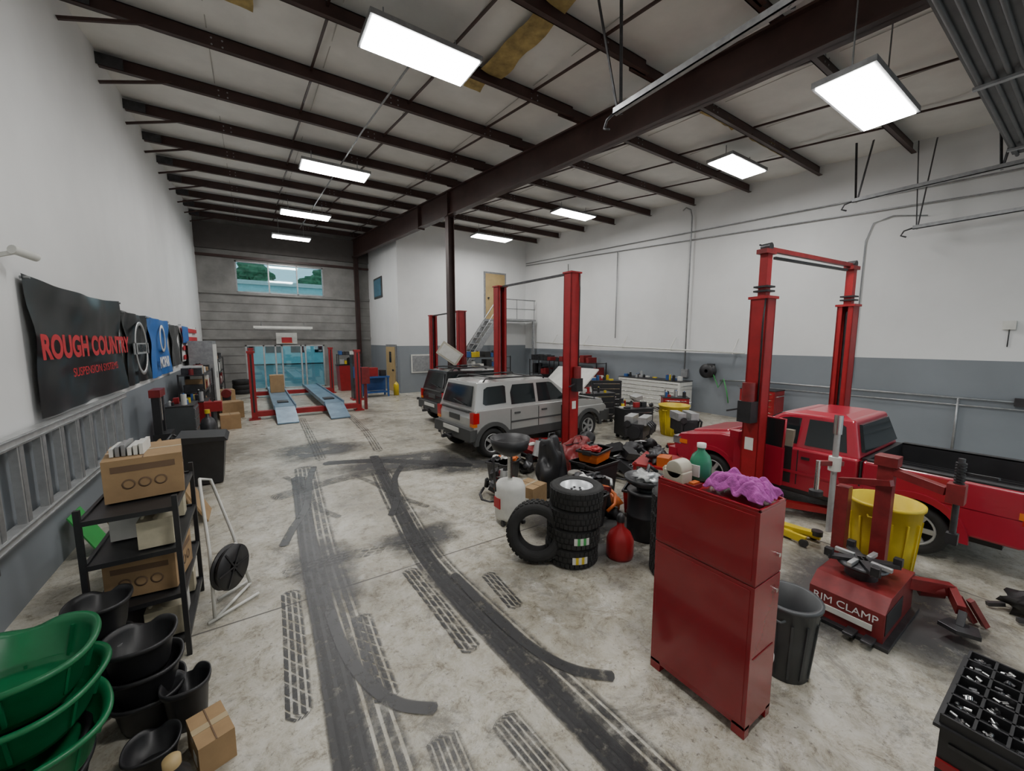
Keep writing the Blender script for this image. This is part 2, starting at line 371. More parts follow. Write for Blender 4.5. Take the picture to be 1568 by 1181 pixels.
def track(x,y1,z,hx):
    b=B();b.bx(x-.03,x+.03,YF+.05,y1,z,z+.012,galv);b.bx(x-.03,x-.02,YF+.05,y1,z,z+.07,galv)
    b.tube([(x,y1,z+.03),(x,y1+.12,z),(x,y1+.16,z-.08),(x,y1+.08,z-.12)],.015,steel)
    for yy in (y1-.05,y1-1.8):
        zt=zr(yy)-.02
        b.bar((x,yy,z),(x+hx,yy+.1,zt),.035,.012,steel);b.bar((x+.05,yy,z),(x+hx+.12,yy-.12,zt),.035,.012,steel)
    b.obj('door_track')
track(3.7,3.45,4.72,-.25);track(9.75,3.0,4.72,.1);track(10.6,2.3,4.2,.0)
# right wall services
for dz in (0,.32):
    b=B();b.tube([(RX-.04,-2,4.45+dz),(RX-.04,1.1,4.66+dz),(RX-.04,15.5,5.6+dz*.3)],.016,galv);b.obj('electrical_conduit')
for y in (9.9,12.5):
    b=B();b.tube([(RX-.07,y,5.2),(RX-.07,y,2.2)],.016,galv);b.obj('electrical_conduit')
b=B();b.tube([(RX-.08,7.4,5.95),(RX-.08,7.3,6.0),(RX-.08,7.15,5.9),(RX-.08,7.1,5.7),(RX-.08,7.1,1.1)],.02,galv);b.bx(RX-.1,RX-.01,7.0,7.2,1.0,1.25,galv);b.obj('electrical_conduit')
b=B();b.tube([(RX-.03,3.1,1.2),(RX-.03,3.1,4.2),(RX-.03,3.0,4.55),(RX-.03,2.7,4.62),(RX-.03,2.2,4.5)],.012,galv)
b.bx(RX-.06,RX-.01,.95,1.1,2.3,2.45,white);b.tube([(RX-.02,1.02,2.4),(RX-.02,1.02,2.0)],.008,steel);b.obj('electrical_cable')
b=B()
b.tube([(RX-.25,5.3,1.78),(RX-.25,14.4,2.03)],.025,white)
for y in (5.6,7.5,9.4,11.3,13.2): b.bar((RX-.01,y,1.8+.027*(y-5.3)+.35),(RX-.28,y,1.78+.027*(y-5.3)),.02,.02,white);b.bx(RX-.28,RX-.005,y-.012,y+.012,1.74+.027*(y-5.3),1.77+.027*(y-5.3),white)
b.obj('air_line_pipe')
b=B();b.tube([(RX-.06,-2,1.05),(RX-.06,5,1.05),(RX-.06,6.0,1.0)],.022,galv);b.tube([(RX-.06,-2,.93),(RX-.06,5.5,.9)],.014,galv);b.tube([(RX-.06,1.5,1.05),(RX-.06,1.5,0)],.02,galv);b.bx(RX-.09,RX-.005,.7,.85,.98,1.12,steel);b.obj('air_line_pipe')
b=B();T=TX(RX-.19,6.3,1.25,0,pi/2,0)
b.lathe([(.05,-.1),(.2,-.1),(.2,-.085),(.1,-.08),(.1,.08),(.2,.085),(.2,.1),(.05,.1),(.05,-.1)],black,X=T);b.bx(RX-.08,RX-.01,6.2,6.4,1.1,1.45,black);b.tube([(RX-.16,6.15,1.15),(RX-.14,6.0,.8),(RX-.16,5.85,1.05),(RX-.15,5.75,.7),(RX-.14,5.7,.4)],.015,greensign);b.obj('hose_reel')
b=B();n=12
for i in range(n):
    x=6.7+i*.18;z=(i+1)*.25
    b.bx(x,x+.22,14.7,15.5,z-.03,z,galv)
for y in (14.68,15.52):
    b.bar((6.66,y,0.02),(8.9,y,3.02),.06,.2,galv)
b.bx(8.86,10.9,14.6,15.5,2.98,3.06,galv)
for x in (8.95,10.8): b.bx(x-.04,x+.04,14.62,14.7,0,3.0,galv)
y=14.66
b.tube([(6.7,y,.9),(8.9,y,3.9),(10.9,y,3.9)],.025,galv);b.tube([(6.7,y,.5),(8.9,y,3.5),(10.9,y,3.5)],.018,galv)
for x,z in ((6.7,0),(7.4,.95),(8.1,1.9),(8.9,3.0),(9.9,3.0),(10.85,3.0)): b.cyl((x,y,z),(x,y,z+.9),.018,galv,n=8)
b.obj('metal_staircase')
# exterior
b=B();b.bx(-30,30,YB+.25,60,-.15,-.1,asphalt);b.bx(-30,30,-30,YF-.3,-.15,-.1,asphalt);b.obj('ground_outside')
b=B();b.bx(-8,10,42,50,0,7.0,extwall);b.bx(-8.2,10.2,41.8,50,7.0,7.35,white)
for i in range(8): b.bx(-7+i*2,-5.8+i*2,41.95,42,1,3,carglass)
for i in range(5): b.bx(-7+i*3.4,-4.6+i*3.4,41.95,42,5.4,6.5,white)
b.obj('neighbouring_building')
for (x,y,r) in ((1.6,56,3.),(8.6,57,3.),(-4.8,56,2.6)):
    b=B();b.cyl((x,y,-.1),(x,y,8.6),.25,wood)
    for k in range(6): b.blob((x+random.uniform(-1.8,1.8),y+random.uniform(-1,1),9.1+random.uniform(-.6,1.3)),(r*.5,r*.5,r*.35),leaf,.35,2.5,3,k)
    b.obj('tree')
# ------------------------------------------------------------------ floor marks
def ribbon(name,pts,w,mat,z=.003):
    P=[Vector((p[0],p[1],0)) for p in pts]
    Q=[]
    for i in range(len(P)-1):
        a=P[max(i-1,0)];b_=P[i];c=P[i+1];d=P[min(i+2,len(P)-1)]
        for k in range(10):
            t=k/10;Q.append(.5*((2*b_)+(c-a)*t+(2*a-5*b_+4*c-d)*t*t+(3*b_-a-3*c+d)*t**3))
    Q.append(P[-1])
    me=D.meshes.new(name);vs=[];uv=[];L=0
    for i,q in enumerate(Q):
        t=(Q[min(i+1,len(Q)-1)]-Q[max(i-1,0)]).normalized();n=Vector((-t.y,t.x,0))
        if i: L+=(q-Q[i-1]).length
        ww=w*(.45 if i in(0,len(Q)-1) else 1)
        vs+=[(q+n*ww/2+Vector((0,0,z)))[:],(q-n*ww/2+Vector((0,0,z)))[:]];uv+=[(0,L),(1,L)]
    fs=[(2*i,2*i+1,2*i+3,2*i+2) for i in range(len(Q)-1)]
    me.from_pydata(vs,[],fs);ul=me.uv_layers.new(name='UVMap')
    for l in me.loops: ul.data[l.index].uv=uv[l.vertex_index]
    me.materials.append(mat);o=D.objects.new(name,me);COL.objects.link(o);return o
def stain_shade(name,cx,cy,rx,ry,seed,rot=0,z=.0015):
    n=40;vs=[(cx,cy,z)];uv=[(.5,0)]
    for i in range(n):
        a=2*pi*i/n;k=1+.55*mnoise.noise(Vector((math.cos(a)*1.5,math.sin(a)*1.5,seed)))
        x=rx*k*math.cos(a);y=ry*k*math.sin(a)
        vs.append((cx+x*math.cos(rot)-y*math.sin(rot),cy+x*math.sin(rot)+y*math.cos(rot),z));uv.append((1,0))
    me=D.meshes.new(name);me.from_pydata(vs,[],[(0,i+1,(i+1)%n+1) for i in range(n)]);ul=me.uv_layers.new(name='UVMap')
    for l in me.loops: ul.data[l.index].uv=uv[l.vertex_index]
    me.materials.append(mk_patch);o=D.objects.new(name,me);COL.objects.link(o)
ribbon('tire_mark',[(.47,6.8),(.42,5.6),(.37,4.6),(.34,3.6),(.32,2.7),(.29,1.9),(.26,1.0),(.2,.2)],.20,mk_solid)
ribbon('tire_mark',[(.62,7.3),(.52,5.6),(.44,4.2),(.42,3.0),(.4,1.8),(.38,.8)],.36,mk_streak,.005)
ribbon('tire_mark',[(.38,3.2),(.40,2.7),(.47,2.35),(.58,2.1),(.76,1.94)],.09,mk_solid,.007)
ribbon('tire_mark',[(.14,3.64),(.12,3.0),(.09,2.3)],.16,mk_tread,.004)
ribbon('tire_mark',[(.57,3.0),(.55,2.55),(.54,2.15)],.17,mk_tread,.004)
ribbon('tire_mark',[(1.75,7.3),(1.66,6.59),(1.45,4.9),(1.30,3.6),(1.30,2.7),(1.36,2.0),(1.42,1.12),(1.5,.2)],.17,mk_solid)
ribbon('tire_mark',[(1.62,6.4),(1.44,4.8),(1.32,3.5),(1.36,2.6),(1.44,1.6),(1.5,.8)],.34,mk_streak,.005)
ribbon('tire_mark',[(1.08,3.4),(1.11,2.8),(1.13,2.2)],.16,mk_tread,.006)
ribbon('tire_mark',[(1.40,3.1),(1.43,2.4),(1.5,1.95),(1.61,1.7),(1.78,1.53)],.09,mk_solid,.008)
ribbon('tire_mark',[(1.66,2.95),(1.63,2.4)],.15,mk_tread,.004)
ribbon('tire_mark',[(.72,1.8),(.68,1.2),(.62,.4)],.2,mk_streak,.004)
ribbon('tire_mark',[(1.05,1.7),(1.1,1.2),(1.15,.4)],.2,mk_streak,.004)
ribbon('tire_mark',[(.14,4.5),(.26,4.9),(.46,5.5),(.60,6.5),(.75,7.2)],.10,mk_solid,.006)
ribbon('tire_mark',[(.75,4.9),(.56,5.4),(.48,6.2),(.3,6.9)],.10,mk_streak,.0063)
ribbon('tire_mark',[(1.28,4.6),(1.50,5.1),(1.72,5.9),(2.1,6.6)],.10,mk_solid,.0065)
ribbon('tire_mark',[(1.75,4.6),(1.52,5.2),(1.40,5.8),(1.2,6.4)],.10,mk_streak,.0067)
ribbon('tire_mark',[(.10,3.95),(.6,3.95),(1.5,3.8)],.2,mk_faint,.007)
ribbon('tire_mark',[(.1,6.0),(1.2,6.35),(2.6,6.1)],.3,mk_streak,.0066)
ribbon('tire_mark',[(.9,7.3),(1.8,6.9),(3.0,5.8)],.25,mk_solid,.0025)
ribbon('tire_mark',[(1.0,12),(.95,9.5),(.9,7.5)],.2,mk_faint,.0045)
ribbon('tire_mark',[(2.2,12),(2.1,9.5),(1.9,7.5)],.2,mk_faint,.0045)
stain_shade('stain_shade_patch',2.2,6.65,1.35,.62,1,-.2);stain_shade('stain_shade_patch',3.0,5.9,.95,.55,2,-.3,.0012);stain_shade('stain_shade_patch',.45,3.9,.35,.6,3);stain_shade('stain_shade_patch',.9,8.3,.8,.9,4);stain_shade('stain_shade_patch',3.0,3.0,.9,.9,5);stain_shade('stain_shade_patch',4.2,.9,1.2,.7,6);stain_shade('stain_shade_patch',1.4,3.9,.45,.4,7)  # patches below the SUV lift paint wet floor plus its shadow; others are stains
# ------------------------------------------------------------------ lifts
def lift(name,p1,p2,H,ext=0,w=.24,dp=.1):
    b=B();p1=Vector(p1);p2=Vector(p2);d=(p2-p1).normalized()
    for k,(p,s) in enumerate(((p1,1),(p2,-1))):
        T=TX(p.x,p.y,0,rz=math.atan2(d.y*s,d.x*s))
        b.bx(-.2,.2,-.22,.22,0,.02,red,T)
        b.bx(-dp,-dp+.02,-w/2,w/2,.02,H,red,T);b.bx(-dp,dp,-w/2,-w/2+.02,.02,H,red,T);b.bx(-dp,dp,w/2-.02,w/2,.02,H,red,T)
        b.bx(dp-.02,dp,-w/2,-w/2+.06,.02,H,red,T);b.bx(dp-.02,dp,w/2-.06,w/2,.02,H,red,T)
        b.bx(-dp-.02,dp+.02,-w/2-.02,w/2+.02,H-.03,H,red,T)
        b.bx(-dp+.03,dp+.06,-w/2+.03,w/2-.03,.12,.85,black,T)
        b.cyl((0,0,.1),(0,0,H-.1),.03,steel,X=T,n=10)
        for sg in (-1,1):
            b.bar((.14,sg*.06,.15),(.5,sg*.62,.15),.09,.07,red,T)
            b.bar((.42,sg*.5,.16),(.62,sg*.8,.16),.06,.05,black,T)
            b.cyl((.62,sg*.8,.14),(.62,sg*.8,.22),.05,steel,X=T,n=12)
        if k==0:
            b.bx(-dp-.15,-dp,-.08,.08,1.15,1.4,black,T);b.cyl((-dp-.08,0,1.4),(-dp-.08,0,1.62),.07,dkred,X=T);b.bar((-dp-.1,.08,1.3),(-dp-.1,.24,1.25),.02,.02,steel,T)
            b.bx(-dp-.004,-dp,-.05,.05,.8,.95,white,T)
        b.tube([(-dp-.02,-.08,1.4),(-dp-.03,-.08,H-.3),(-dp,-.08,H)],.01,black,X=T)
        if ext:
            b.bx(-.045,.045,-.045,.045,H,ext,red,T);b.bx(-.10,.10,-.06,.06,ext-.02,ext+.03,dkred,T)
            b.cyl((0,-.05,ext+.06),(0,.05,ext+.06),.045,steel,X=T)
            for z in (H+.05,H+.1): b.bx(-.08,.08,-.08,.08,z,z+.02,black,T)
    top=(ext+.04) if ext else H-.02
    if ext: b.bar((p1.x,p1.y,top),(p2.x,p2.y,top),.05,.05,dkred);b.tube([(p1.x,p1.y+.08,top+.06),((p1.x+p2.x)/2,(p1.y+p2.y)/2+.08,top+.02),(p2.x,p2.y+.08,top+.06)],.01,black);b.bar((p1.x+.2,p1.y,top-.08),(p2.x-.2,p2.y,top-.08),.03,.03,black)
    else: b.bar((p1.x,p1.y,top),(p2.x,p2.y,top),.05,.04,steel)
    return b.obj(name)
lift('two_post_lift',(5.12,5.72,0),(5.0,8.12,0),3.39)
lift('two_post_lift',(5.03,2.30,0),(7.14,2.13,0),2.62,3.12,.19,.09)
lift('two_post_lift',(5.3,10.85,0),(5.4,13.3,0),3.0)
b=B()
for x in (-.05,2.62):
    for y in (12.5,17.3):
        b.bx(x-.13,x+.13,y-.15,y+.15,0,.03,red);b.bx(x-.07,x+.07,y-.07,y+.07,.03,1.8,red);b.bx(x-.09,x+.09,y-.09,y+.09,1.78,1.84,red);b.bx(x-.02,x+.02,y-.075,y-.07,.2,1.75,black)
for y in (12.5,17.3): b.bx(.02,2.55,y-.09,y+.09,.08,.22,red)
for x0,x1 in ((.42,.90),(1.66,2.15)):
    b.bx(x0,x1,12.35,18.2,.22,.3,rampblue);b.bx(x0-.03,x0,12.35,18.2,.24,.36,rampblue);b.bx(x1,x1+.03,12.35,18.2,.24,.36,rampblue)
    b.prism([(11.35,0.01),(12.35,.24),(12.35,.3),(11.35,.04)],x0,x1,rampblue,'x')
    for k in range(9): b.bx(x0+.02,x1-.02,11.5+k*.1,11.52+k*.1,.06+.026*k,.075+.026*k,steel)
    b.bx(x0+.1,x1-.1,13.2,13.6,.3,.33,black)
b.bx(2.72,2.95,12.4,12.7,.8,1.3,dkred);b.bx(2.8,2.88,12.5,12.6,0,.8,dkred);b.obj('four_post_lift')
# ------------------------------------------------------------------ vehicles
def put_wheel(b,c,R,w,rim,side=1,n5=5):
    T=Matrix.Translation(c)@Euler((pi/2*side*-1,0,0)).to_matrix().to_4x4()
    b.lathe([(R*.62,-w/2),(R*.88,-w/2),(R*.98,-w*.36),(R,-w*.2),(R,w*.2),(R*.98,w*.36),(R*.88,w/2),(R*.66,w*.47),(R*.62,w*.3)],rubber,X=T,n=32)
    b.lathe([(R*.63,w*.42),(R*.58,w*.42),(R*.56,w*.2),(R*.0,w*.15)],steel,X=T,n=32)
    b.lathe([(R*.64,w*.3),(R*.65,w*.45),(R*.58,w*.45),(R*.56,w*.3)],rim,X=T,n=32)
    b.cyl((0,0,w*.1),(0,0,w*.42),R*.14,rim,X=T,n=16)
    for k in range(n5):
        b.bar((0,0,w*.36),(R*.6*math.cos(2*pi*k/n5),R*.6*math.sin(2*pi*k/n5),w*.38),R*.17,w*.12,rim,T)
def arc(cx,cz,r,a0,a1,n=12): return [(cx+r*math.cos(a0+(a1-a0)*i/n),cz+r*math.sin(a0+(a1-a0)*i/n)) for i in range(n+1)]
def srt(a,c): return (a,c) if a<c else (c,a)
def suv(name,paint,loc,rz,hood_up):
    hw=.70;R=.27;xr,xf=-1.30,1.175;ar=.32
    zt=.72 if hood_up else .86
    a=math.asin(.04/ar)
    XR=-1.69 # tail of the body
    sh=B()
    prof=[(XR,.36),(XR+.04,.31)]+arc(xr,R,ar,pi-a,a)+arc(xf,R,ar,pi-a,a)+[(1.66,.31),(1.74,.40),(1.75,.66),(1.68,zt),(.86,zt+(.0 if hood_up else .06)),(.80,.89),(XR+.05,.89),(XR-.01,.74)]
    sh.prism(prof,-hw,hw,paint)
    zb,zt2=.86,1.36;wb,wt=hw-.04,hw-.15
    xa,xb_,xc,xd=XR+.02,.84,.16,XR+.15
    sh.hexa([(xa,-wb,zb),(xb_,-wb,zb),(xb_,wb,zb),(xa,wb,zb)],[(xd,-wt,zt2),(xc,-wt,zt2),(xc,wt,zt2),(xd,wt,zt2)],paint)
    sh.hexa([(xd+.04,-wt+.05,zt2-.01),(xc-.04,-wt+.05,zt2-.01),(xc-.04,wt-.05,zt2-.01),(xd+.04,wt-.05,zt2-.01)],[(xd+.2,-wt+.2,zt2+.03),(xc-.25,-wt+.2,zt2+.03),(xc-.25,wt-.2,zt2+.03),(xd+.2,wt-.2,zt2+.03)],paint)
    body=sh.obj(name,loc=loc,rz=rz,bevel=.05,seg=3)
    b=B()
    for s in (-1,1):
        y0,y1=srt(s*(hw-.03),s*(hw+.015))
        b.bx(xr+.36,xf-.36,y0,y1,.31,.47,clad)
        b.bx(XR+.02,xr-.34,y0,y1,.36,.56,clad);b.bx(xf+.36,1.68,y0,y1,.36,.56,clad)
        b.bx(xr+.4,xf-.4,*srt(s*hw,s*(hw+.008)),.60,.63,clad)
        y0,y1=srt(s*(hw-.04),s*(hw+.035))
        for cx in (xr,xf):
            b.prism(arc(cx,R,.395,pi,0,14)+arc(cx,R,.32,0,pi,14),y0,y1,clad)
        for cx in (xr,xf): put_wheel(b,Vector((cx,s*(hw-.10),R)),R,.2,alu,s)
    b.bx(-1.55,1.6,-hw+.22,hw-.22,.22,.5,black)
    def Y(z): return wb+(wt-wb)*(z-zb)/(zt2-zb)
    def side(poly,mat,off):
        for s in (-1,1):
            vs=[(x,s*(Y(z)+off),z) for x,z in poly]+[(x,s*(Y(z)-.02),z) for x,z in poly];n=len(poly)
            b.add(vs,[list(range(n)),[n+i for i in range(n)]]+[(i,(i+1)%n,n+(i+1)%n,n+i) for i in range(n)],mat)
    side([(.56,.93),(.20,1.27),(.12,1.29),(-.20,1.29),(-.20,.93)],carglass,.006)
    side([(-.27,.93),(-.27,1.29),(-.78,1.29),(-.85,1.15),(-.85,.93)],carglass,.006)
    side([(-.97,.97),(-.95,1.27),(-.99,1.29),(-1.34,1.28),(-1.42,1.24),(-1.47,.99),(-1.42,.96)],carglass,.006)
    def quad(x0,z0,x1,z1,w0,w1,mat,dx):
        b.hexa([(x0,-w0,z0),(x0+dx,-w0,z0),(x0+dx,w0,z0),(x0,w0,z0)],[(x1,-w1,z1),(x1+dx,-w1,z1),(x1+dx,w1,z1),(x1,w1,z1)],mat)
    quad(.78,.92,.205,1.33,wb-.07,wt-.06,carglass,.025)
    quad(XR+.035,.95,XR+.125,1.30,wb-.12,wt-.08,carglass,-.014)
    for s in (-1,1):
        for x in (-.235,-.90,.62): b.bx(x-.005,x+.005,*srt(s*hw-.006,s*hw+.003),.47,.85,black)
        for x in (-.16,-.82): b.bx(x,x+.13,*srt(s*(hw-.01),s*(hw+.02)),.76,.79,clad)
        b.bx(.5,.60,*srt(s*(hw-.06),s*(hw+.14)),.89,1.01,clad)
        b.bx(XR-.02,XR+.10,*srt(s*(hw-.12),s*(hw+.006)),.66,.85,redlens);b.bx(XR-.022,XR+.06,*srt(s*(hw-.12),s*(hw+.002)),.60,.66,amber)
        b.tube([(-1.38,s*(wt-.05),zt2+.0),(-1.33,s*(wt-.05),zt2+.06),(.0,s*(wt-.05),zt2+.06),(.06,s*(wt-.05),zt2)],.015,black)
        b.cyl((1.70,s*.5,.70),(1.77,s*.5,.70),.085,chrome)
    for x in (-1.1,-.3): b.bar((x,-wt+.03,zt2+.065),(x,wt-.03,zt2+.065),.05,.02,black)
    b.bx(XR-.09,XR+.05,-hw-.01,hw+.01,.36,.56,clad);b.bx(XR-.10,XR-.09,-.3,.3,.46,.54,white)
    b.bx(1.68,1.84,-hw-.01,hw+.01,.34,.58,clad)
    for k in range(7): b.bx(1.74,1.77,-.30+k*.1-.025,-.30+k*.1+.025,.62,.76,black)
    b.bx(XR-.02,XR,-.2,.2,.66,.76,clad);b.bx(XR-.022,XR+.02,-.5,.5,.84,.87,clad);b.bar((XR-.01,-.35,.97),(XR+.03,.1,1.02),.015,.02,black)
    b.bx(XR-.28,XR-.05,-.03,.03,.34,.40,steel);b.cyl((XR-.26,0,.4),(XR-.26,0,.48),.03,chrome);b.bar((XR-.2,-.2,.38),(XR-.2,.2,.38),.03,.03,steel)
    if hood_up:
        for s in (-1,1): b.prism([(.8,.70),(1.66,.70),(1.62,.80),(.8,.89)],*srt(s*(hw-.02),s*(hw-.15)),paint)
        b.bx(1.58,1.70,-hw+.1,hw-.1,.70,.82,paint)
        b.bx(.9,1.55,-.5,.5,.70,.74,black);b.bx(1.0,1.4,-.25,.2,.72,.82,steel);b.bx(1.1,1.3,.28,.45,.72,.84,black)
        T=TX(.86,0,.92,0,-math.radians(38),0)
        b.bx(0,.88,-hw+.06,hw-.06,0,.03,white,T);b.bx(.05,.82,-hw+.16,hw-.16,-.02,0,white,T)
        for yy in (-.3,0,.3): b.bx(.1,.76,yy-.03,yy+.03,-.035,-.02,silver,T)
        b.cyl((1.60,-.5,.75),(1.43,-.45,1.36),.01,steel)
    b.obj('fittings',parent=body)
suv('sport_utility_vehicle',silver,(4.79,6.75,0),math.radians(3),True)
suv('sport_utility_vehicle',blackpaint,(5.45,9.46,0),math.radians(2),False)
def truck(loc,rz):
    hw=.71;R=.26;xr,xf=-.95,1.10;ar=.315;a=math.asin(.07/ar);p=carred
    sh=B()
    prof=[(-1.68,.36),(-1.6,.33)]+arc(xr,R,ar,pi-a,a)+arc(xf,R,ar,pi-a,a)+[(1.58,.33),(1.69,.42),(1.70,.60),(1.60,.73),(.98,.84),(-.50,.84),(-.50,.62),(-1.68,.62)]
    sh.prism(prof,-hw,hw,p)
    for s in (-1,1): sh.bx(-1.68,-.53,*srt(s*(hw-.09),s*hw),.56,.84,p)
    zb,zt=.82,1.23;wb,wt=hw-.04,hw-.17;xa,xb_,xc,xd=-.50,.90,.30,-.40
    sh.hexa([(xa,-wb,zb),(xb_,-wb,zb),(xb_,wb,zb),(xa,wb,zb)],[(xd,-wt,zt),(xc,-wt,zt),(xc,wt,zt),(xd,wt,zt)],p)
    sh.hexa([(xd+.03,-wt+.03,zt-.01),(xc-.03,-wt+.03,zt-.01),(xc-.03,wt-.03,zt-.01),(xd+.03,wt-.03,zt-.01)],[(xd+.14,-wt+.16,zt+.03),(xc-.18,-wt+.16,zt+.03),(xc-.18,wt-.16,zt+.03),(xd+.14,wt-.16,zt+.03)],p)
    sh.prism([(1.0,.80),(1.56,.71),(1.54,.77),(1.0,.865)],-.46,.46,p)
    body=sh.obj('pickup_truck',loc=loc,rz=rz,bevel=.055,seg=4)
    b=B()
    b.bx(-1.5,1.5,-hw+.22,hw-.22,.22,.5,black)
    for s in (-1,1):
        b.bx(-1.66,-.56,*srt(s*(hw-.11),s*(hw-.085)),.60,.85,black)
        b.bx(-1.66,-.56,*srt(s*(hw-.11),s*(hw-.02)),.838,.855,black)
        y0,y1=srt(s*(hw-.03),s*(hw+.022))
        for cx in (xr,xf): b.prism(arc(cx,R,.375,pi,0,16)+arc(cx,R,.315,0,pi,16),y0,y1,p);put_wheel(b,Vector((cx,s*(hw-.12),R)),R,.2,alu,s,6)
        b.bx(-1.70,-1.60,*srt(s*(hw-.12),s*(hw+.006)),.55,.76,redlens);b.bx(-1.705,-1.58,*srt(s*(hw-.12),s*(hw+.01)),.60,.66,amber)
        b.bx(1.58,1.71,*srt(s*(hw-.25),s*(hw+.004)),.56,.67,chrome);b.bx(1.48,1.60,*srt(s*(hw-.1),s*(hw+.006)),.58,.64,amber)
        b.bx(xr+.4,xf-.4,*srt(s*hw,s*(hw+.012)),.53,.56,p);b.bx(xr+.36,xf-.36,*srt(s*(hw-.05),s*(hw-.005)),.30,.36,black)
    b.bx(-1.70,-1.64,-hw+.1,hw-.1,.42,.84,p);b.bx(-1.66,-.54,-hw+.09,hw-.09,.62,.635,black);b.bx(-.56,-.505,-hw+.09,hw-.09,.62,.85,black)
    for k in range(12): b.bx(-1.64,-.56,-.55+k*.1,-.52+k*.1,.635,.645,black)
    b.bx(-1.82,-1.68,-hw+.03,hw-.03,.34,.46,chrome);b.bx(1.64,1.78,-hw-.005,hw+.005,.34,.48,p);b.bx(1.69,1.715,-.4,.4,.52,.65,black)
    def Y(z): return wb+(wt-wb)*(z-zb)/(zt-zb)
    def side(poly,mat,off,ss=(-1,1)):
        for s in ss:
            vs=[(x,s*(Y(z)+off),z) for x,z in poly]+[(x,s*(Y(z)-.02),z) for x,z in poly];n=len(poly)
            b.add(vs,[list(range(n)),[n+i for i in range(n)]]+[(i,(i+1)%n,n+(i+1)%n,n+i) for i in range(n)],mat)
    side([(.68,.88),(.30,1.16),(.22,1.18),(.10,1.18),(.10,.88)],carglass,.006)
    side([(.02,.88),(.02,1.18),(-.28,1.18),(-.33,1.15),(-.38,.88)],carglass,.006)
    b.hexa([(.865,-wb+.07,.86),(.885,-wb+.07,.86),(.885,wb-.07,.86),(.865,wb-.07,.86)],[(.335,-wt+.05,1.21),(.355,-wt+.05,1.21),(.355,wt-.05,1.21),(.335,wt-.05,1.21)],carglass)
    b.hexa([(-.515,-wb+.1,.90),(-.48,-wb+.1,.90),(-.48,wb-.1,.90),(-.515,wb-.1,.90)],[(-.44,-wt+.08,1.18),(-.41,-wt+.08,1.18),(-.41,wt-.08,1.18),(-.44,wt-.08,1.18)],carglass)
    for s in (-1,1):
        b.bx(.055,.065,*srt(s*(hw-.02),s*(hw+.003)),.4,.82,black)
        b.bx(-.53,-.515,*srt(s*(hw-.05),s*(hw+.003)),.4,.83,black)
        b.bx(-.06,.02,*srt(s*(hw-.03),s*(hw+.015)),.72,.75,black)
    b.bx(.12,.72,hw-.03,hw+.005,.40,.84,black);b.bx(.22,.5,hw,hw+.01,.45,.64,seatm);b.prism([(.14,.58),(.28,.58),(.22,1.04),(.13,1.04)],hw-.08,hw-.02,seatm)
    T=TX(.77,hw+.01,0,rz=-math.radians(9))
    b.bx(-.62,0,0,.04,.38,.84,p,T);b.prism([(-.60,.84),(-.02,.84),(-.34,1.17),(-.60,1.17)],.005,.025,carglass,X=T);b.tube([(-.61,.02,.84),(-.61,.0,1.18),(-.34,.0,1.18),(-.01,.02,.84)],.015,p,X=T)
    b.bx(-.14,-.02,.04,.16,.84,.95,p,T)
    b.bx(.70,.80,*srt(-(hw-.04),-(hw+.12)),.84,.94,black)
    b.obj('fittings',parent=body)
truck((6.05,1.88,0),pi/2)
# ------------------------------------------------------------------ foreground objects
b=B();x0,x1,y0,y1=2.05,2.33,.88,1.47
for x in (x0,x1-.05):
    for y in (y0,y1-.07): b.bx(x,x+.05,y,y+.07,0,.07,cabred)
b.bx(x0,x1,y0,y1,.05,.86,cabred);b.bx(x0+.004,x1-.004,y0+.004,y1-.004,.86,.87,dkred);b.bx(x0,x1,y0,y1,.87,1.26,cabred)
b.bx(x0-.004,x0,y0+.02,y1-.02,.09,.84,cabred);b.bx(x0-.004,x0,y0+.02,y1-.02,.89,1.24,cabred)
for (xa,xb,ya,yb) in ((x0,x1,y0,y0+.012),(x0,x1,y1-.012,y1),(x0,x0+.012,y0,y1),(x1-.012,x1,y0,y1)): b.bx(xa,xb,ya,yb,1.26,1.275,cabred)
b.bx(x0+.03,x1-.03,y0-.004,y0,.45,.456,dkred)
b.cyl((x1-.06,y0,.78),(x1-.06,y0-.015,.78),.012,chrome);b.cyl((x1-.06,y0,.98),(x1-.06,y0-.015,.98),.012,chrome)
b.obj('red_parts_cabinet',bevel=.005)
b=B()
vs=[];n=30
for j in range(n+1):
    for i in range(n+1):
        u=i/n*2-1;v=j/n*2-1;r=max(abs(u),abs(v))
        x=u*.10;y=v*.16
        z=.075*(1-r**4)+.05*mnoise.noise(Vector((u*2.6,v*3.6,1)))+.03*mnoise.noise(Vector((u*6,v*8,2)))
        vs.append((2.20+x+.03*mnoise.noise(Vector((v*3,0,3))),1.05+y+.03*mnoise.noise(Vector((u*3,0,5))),max(1.282,1.285+z)))
b.add(vs,[(j*(n+1)+i,j*(n+1)+i+1,(j+1)*(n+1)+i+1,(j+1)*(n+1)+i) for j in range(n) for i in range(n)],purple,True)
o=b.obj('purple_towel');o.modifiers.new('s','SOLIDIFY').thickness=.008;o.modifiers.new('ss','SUBSURF').levels=1
b=B();c=(2.25,1.32,1.265)
b.lathe([(0,0),(.055,0),(.062,.02),(.062,.11),(.05,.15),(.022,.18),(.022,.2)],greenliq,c);b.lathe([(.026,.2),(.026,.225),(0,.225)],white,c)
b.bx(c[0]-.067,c[0]-.055,c[1]-.03,c[1]+.03,c[2]+.03,c[2]+.10,white);b.obj('antifreeze_bottle')
b=B();b.bx(2.07,2.17,1.32,1.45,1.262,1.33,beige);b.lathe([(.0,0),(.055,0),(.055,.11),(.045,.11)],beige,X=TX(2.07,1.38,1.34,0,pi/2,0));b.bar((2.1,1.44,1.28),(2.12,1.47,1.33),.03,.05,offwhite);b.obj('tape_dispenser',bevel=.006)
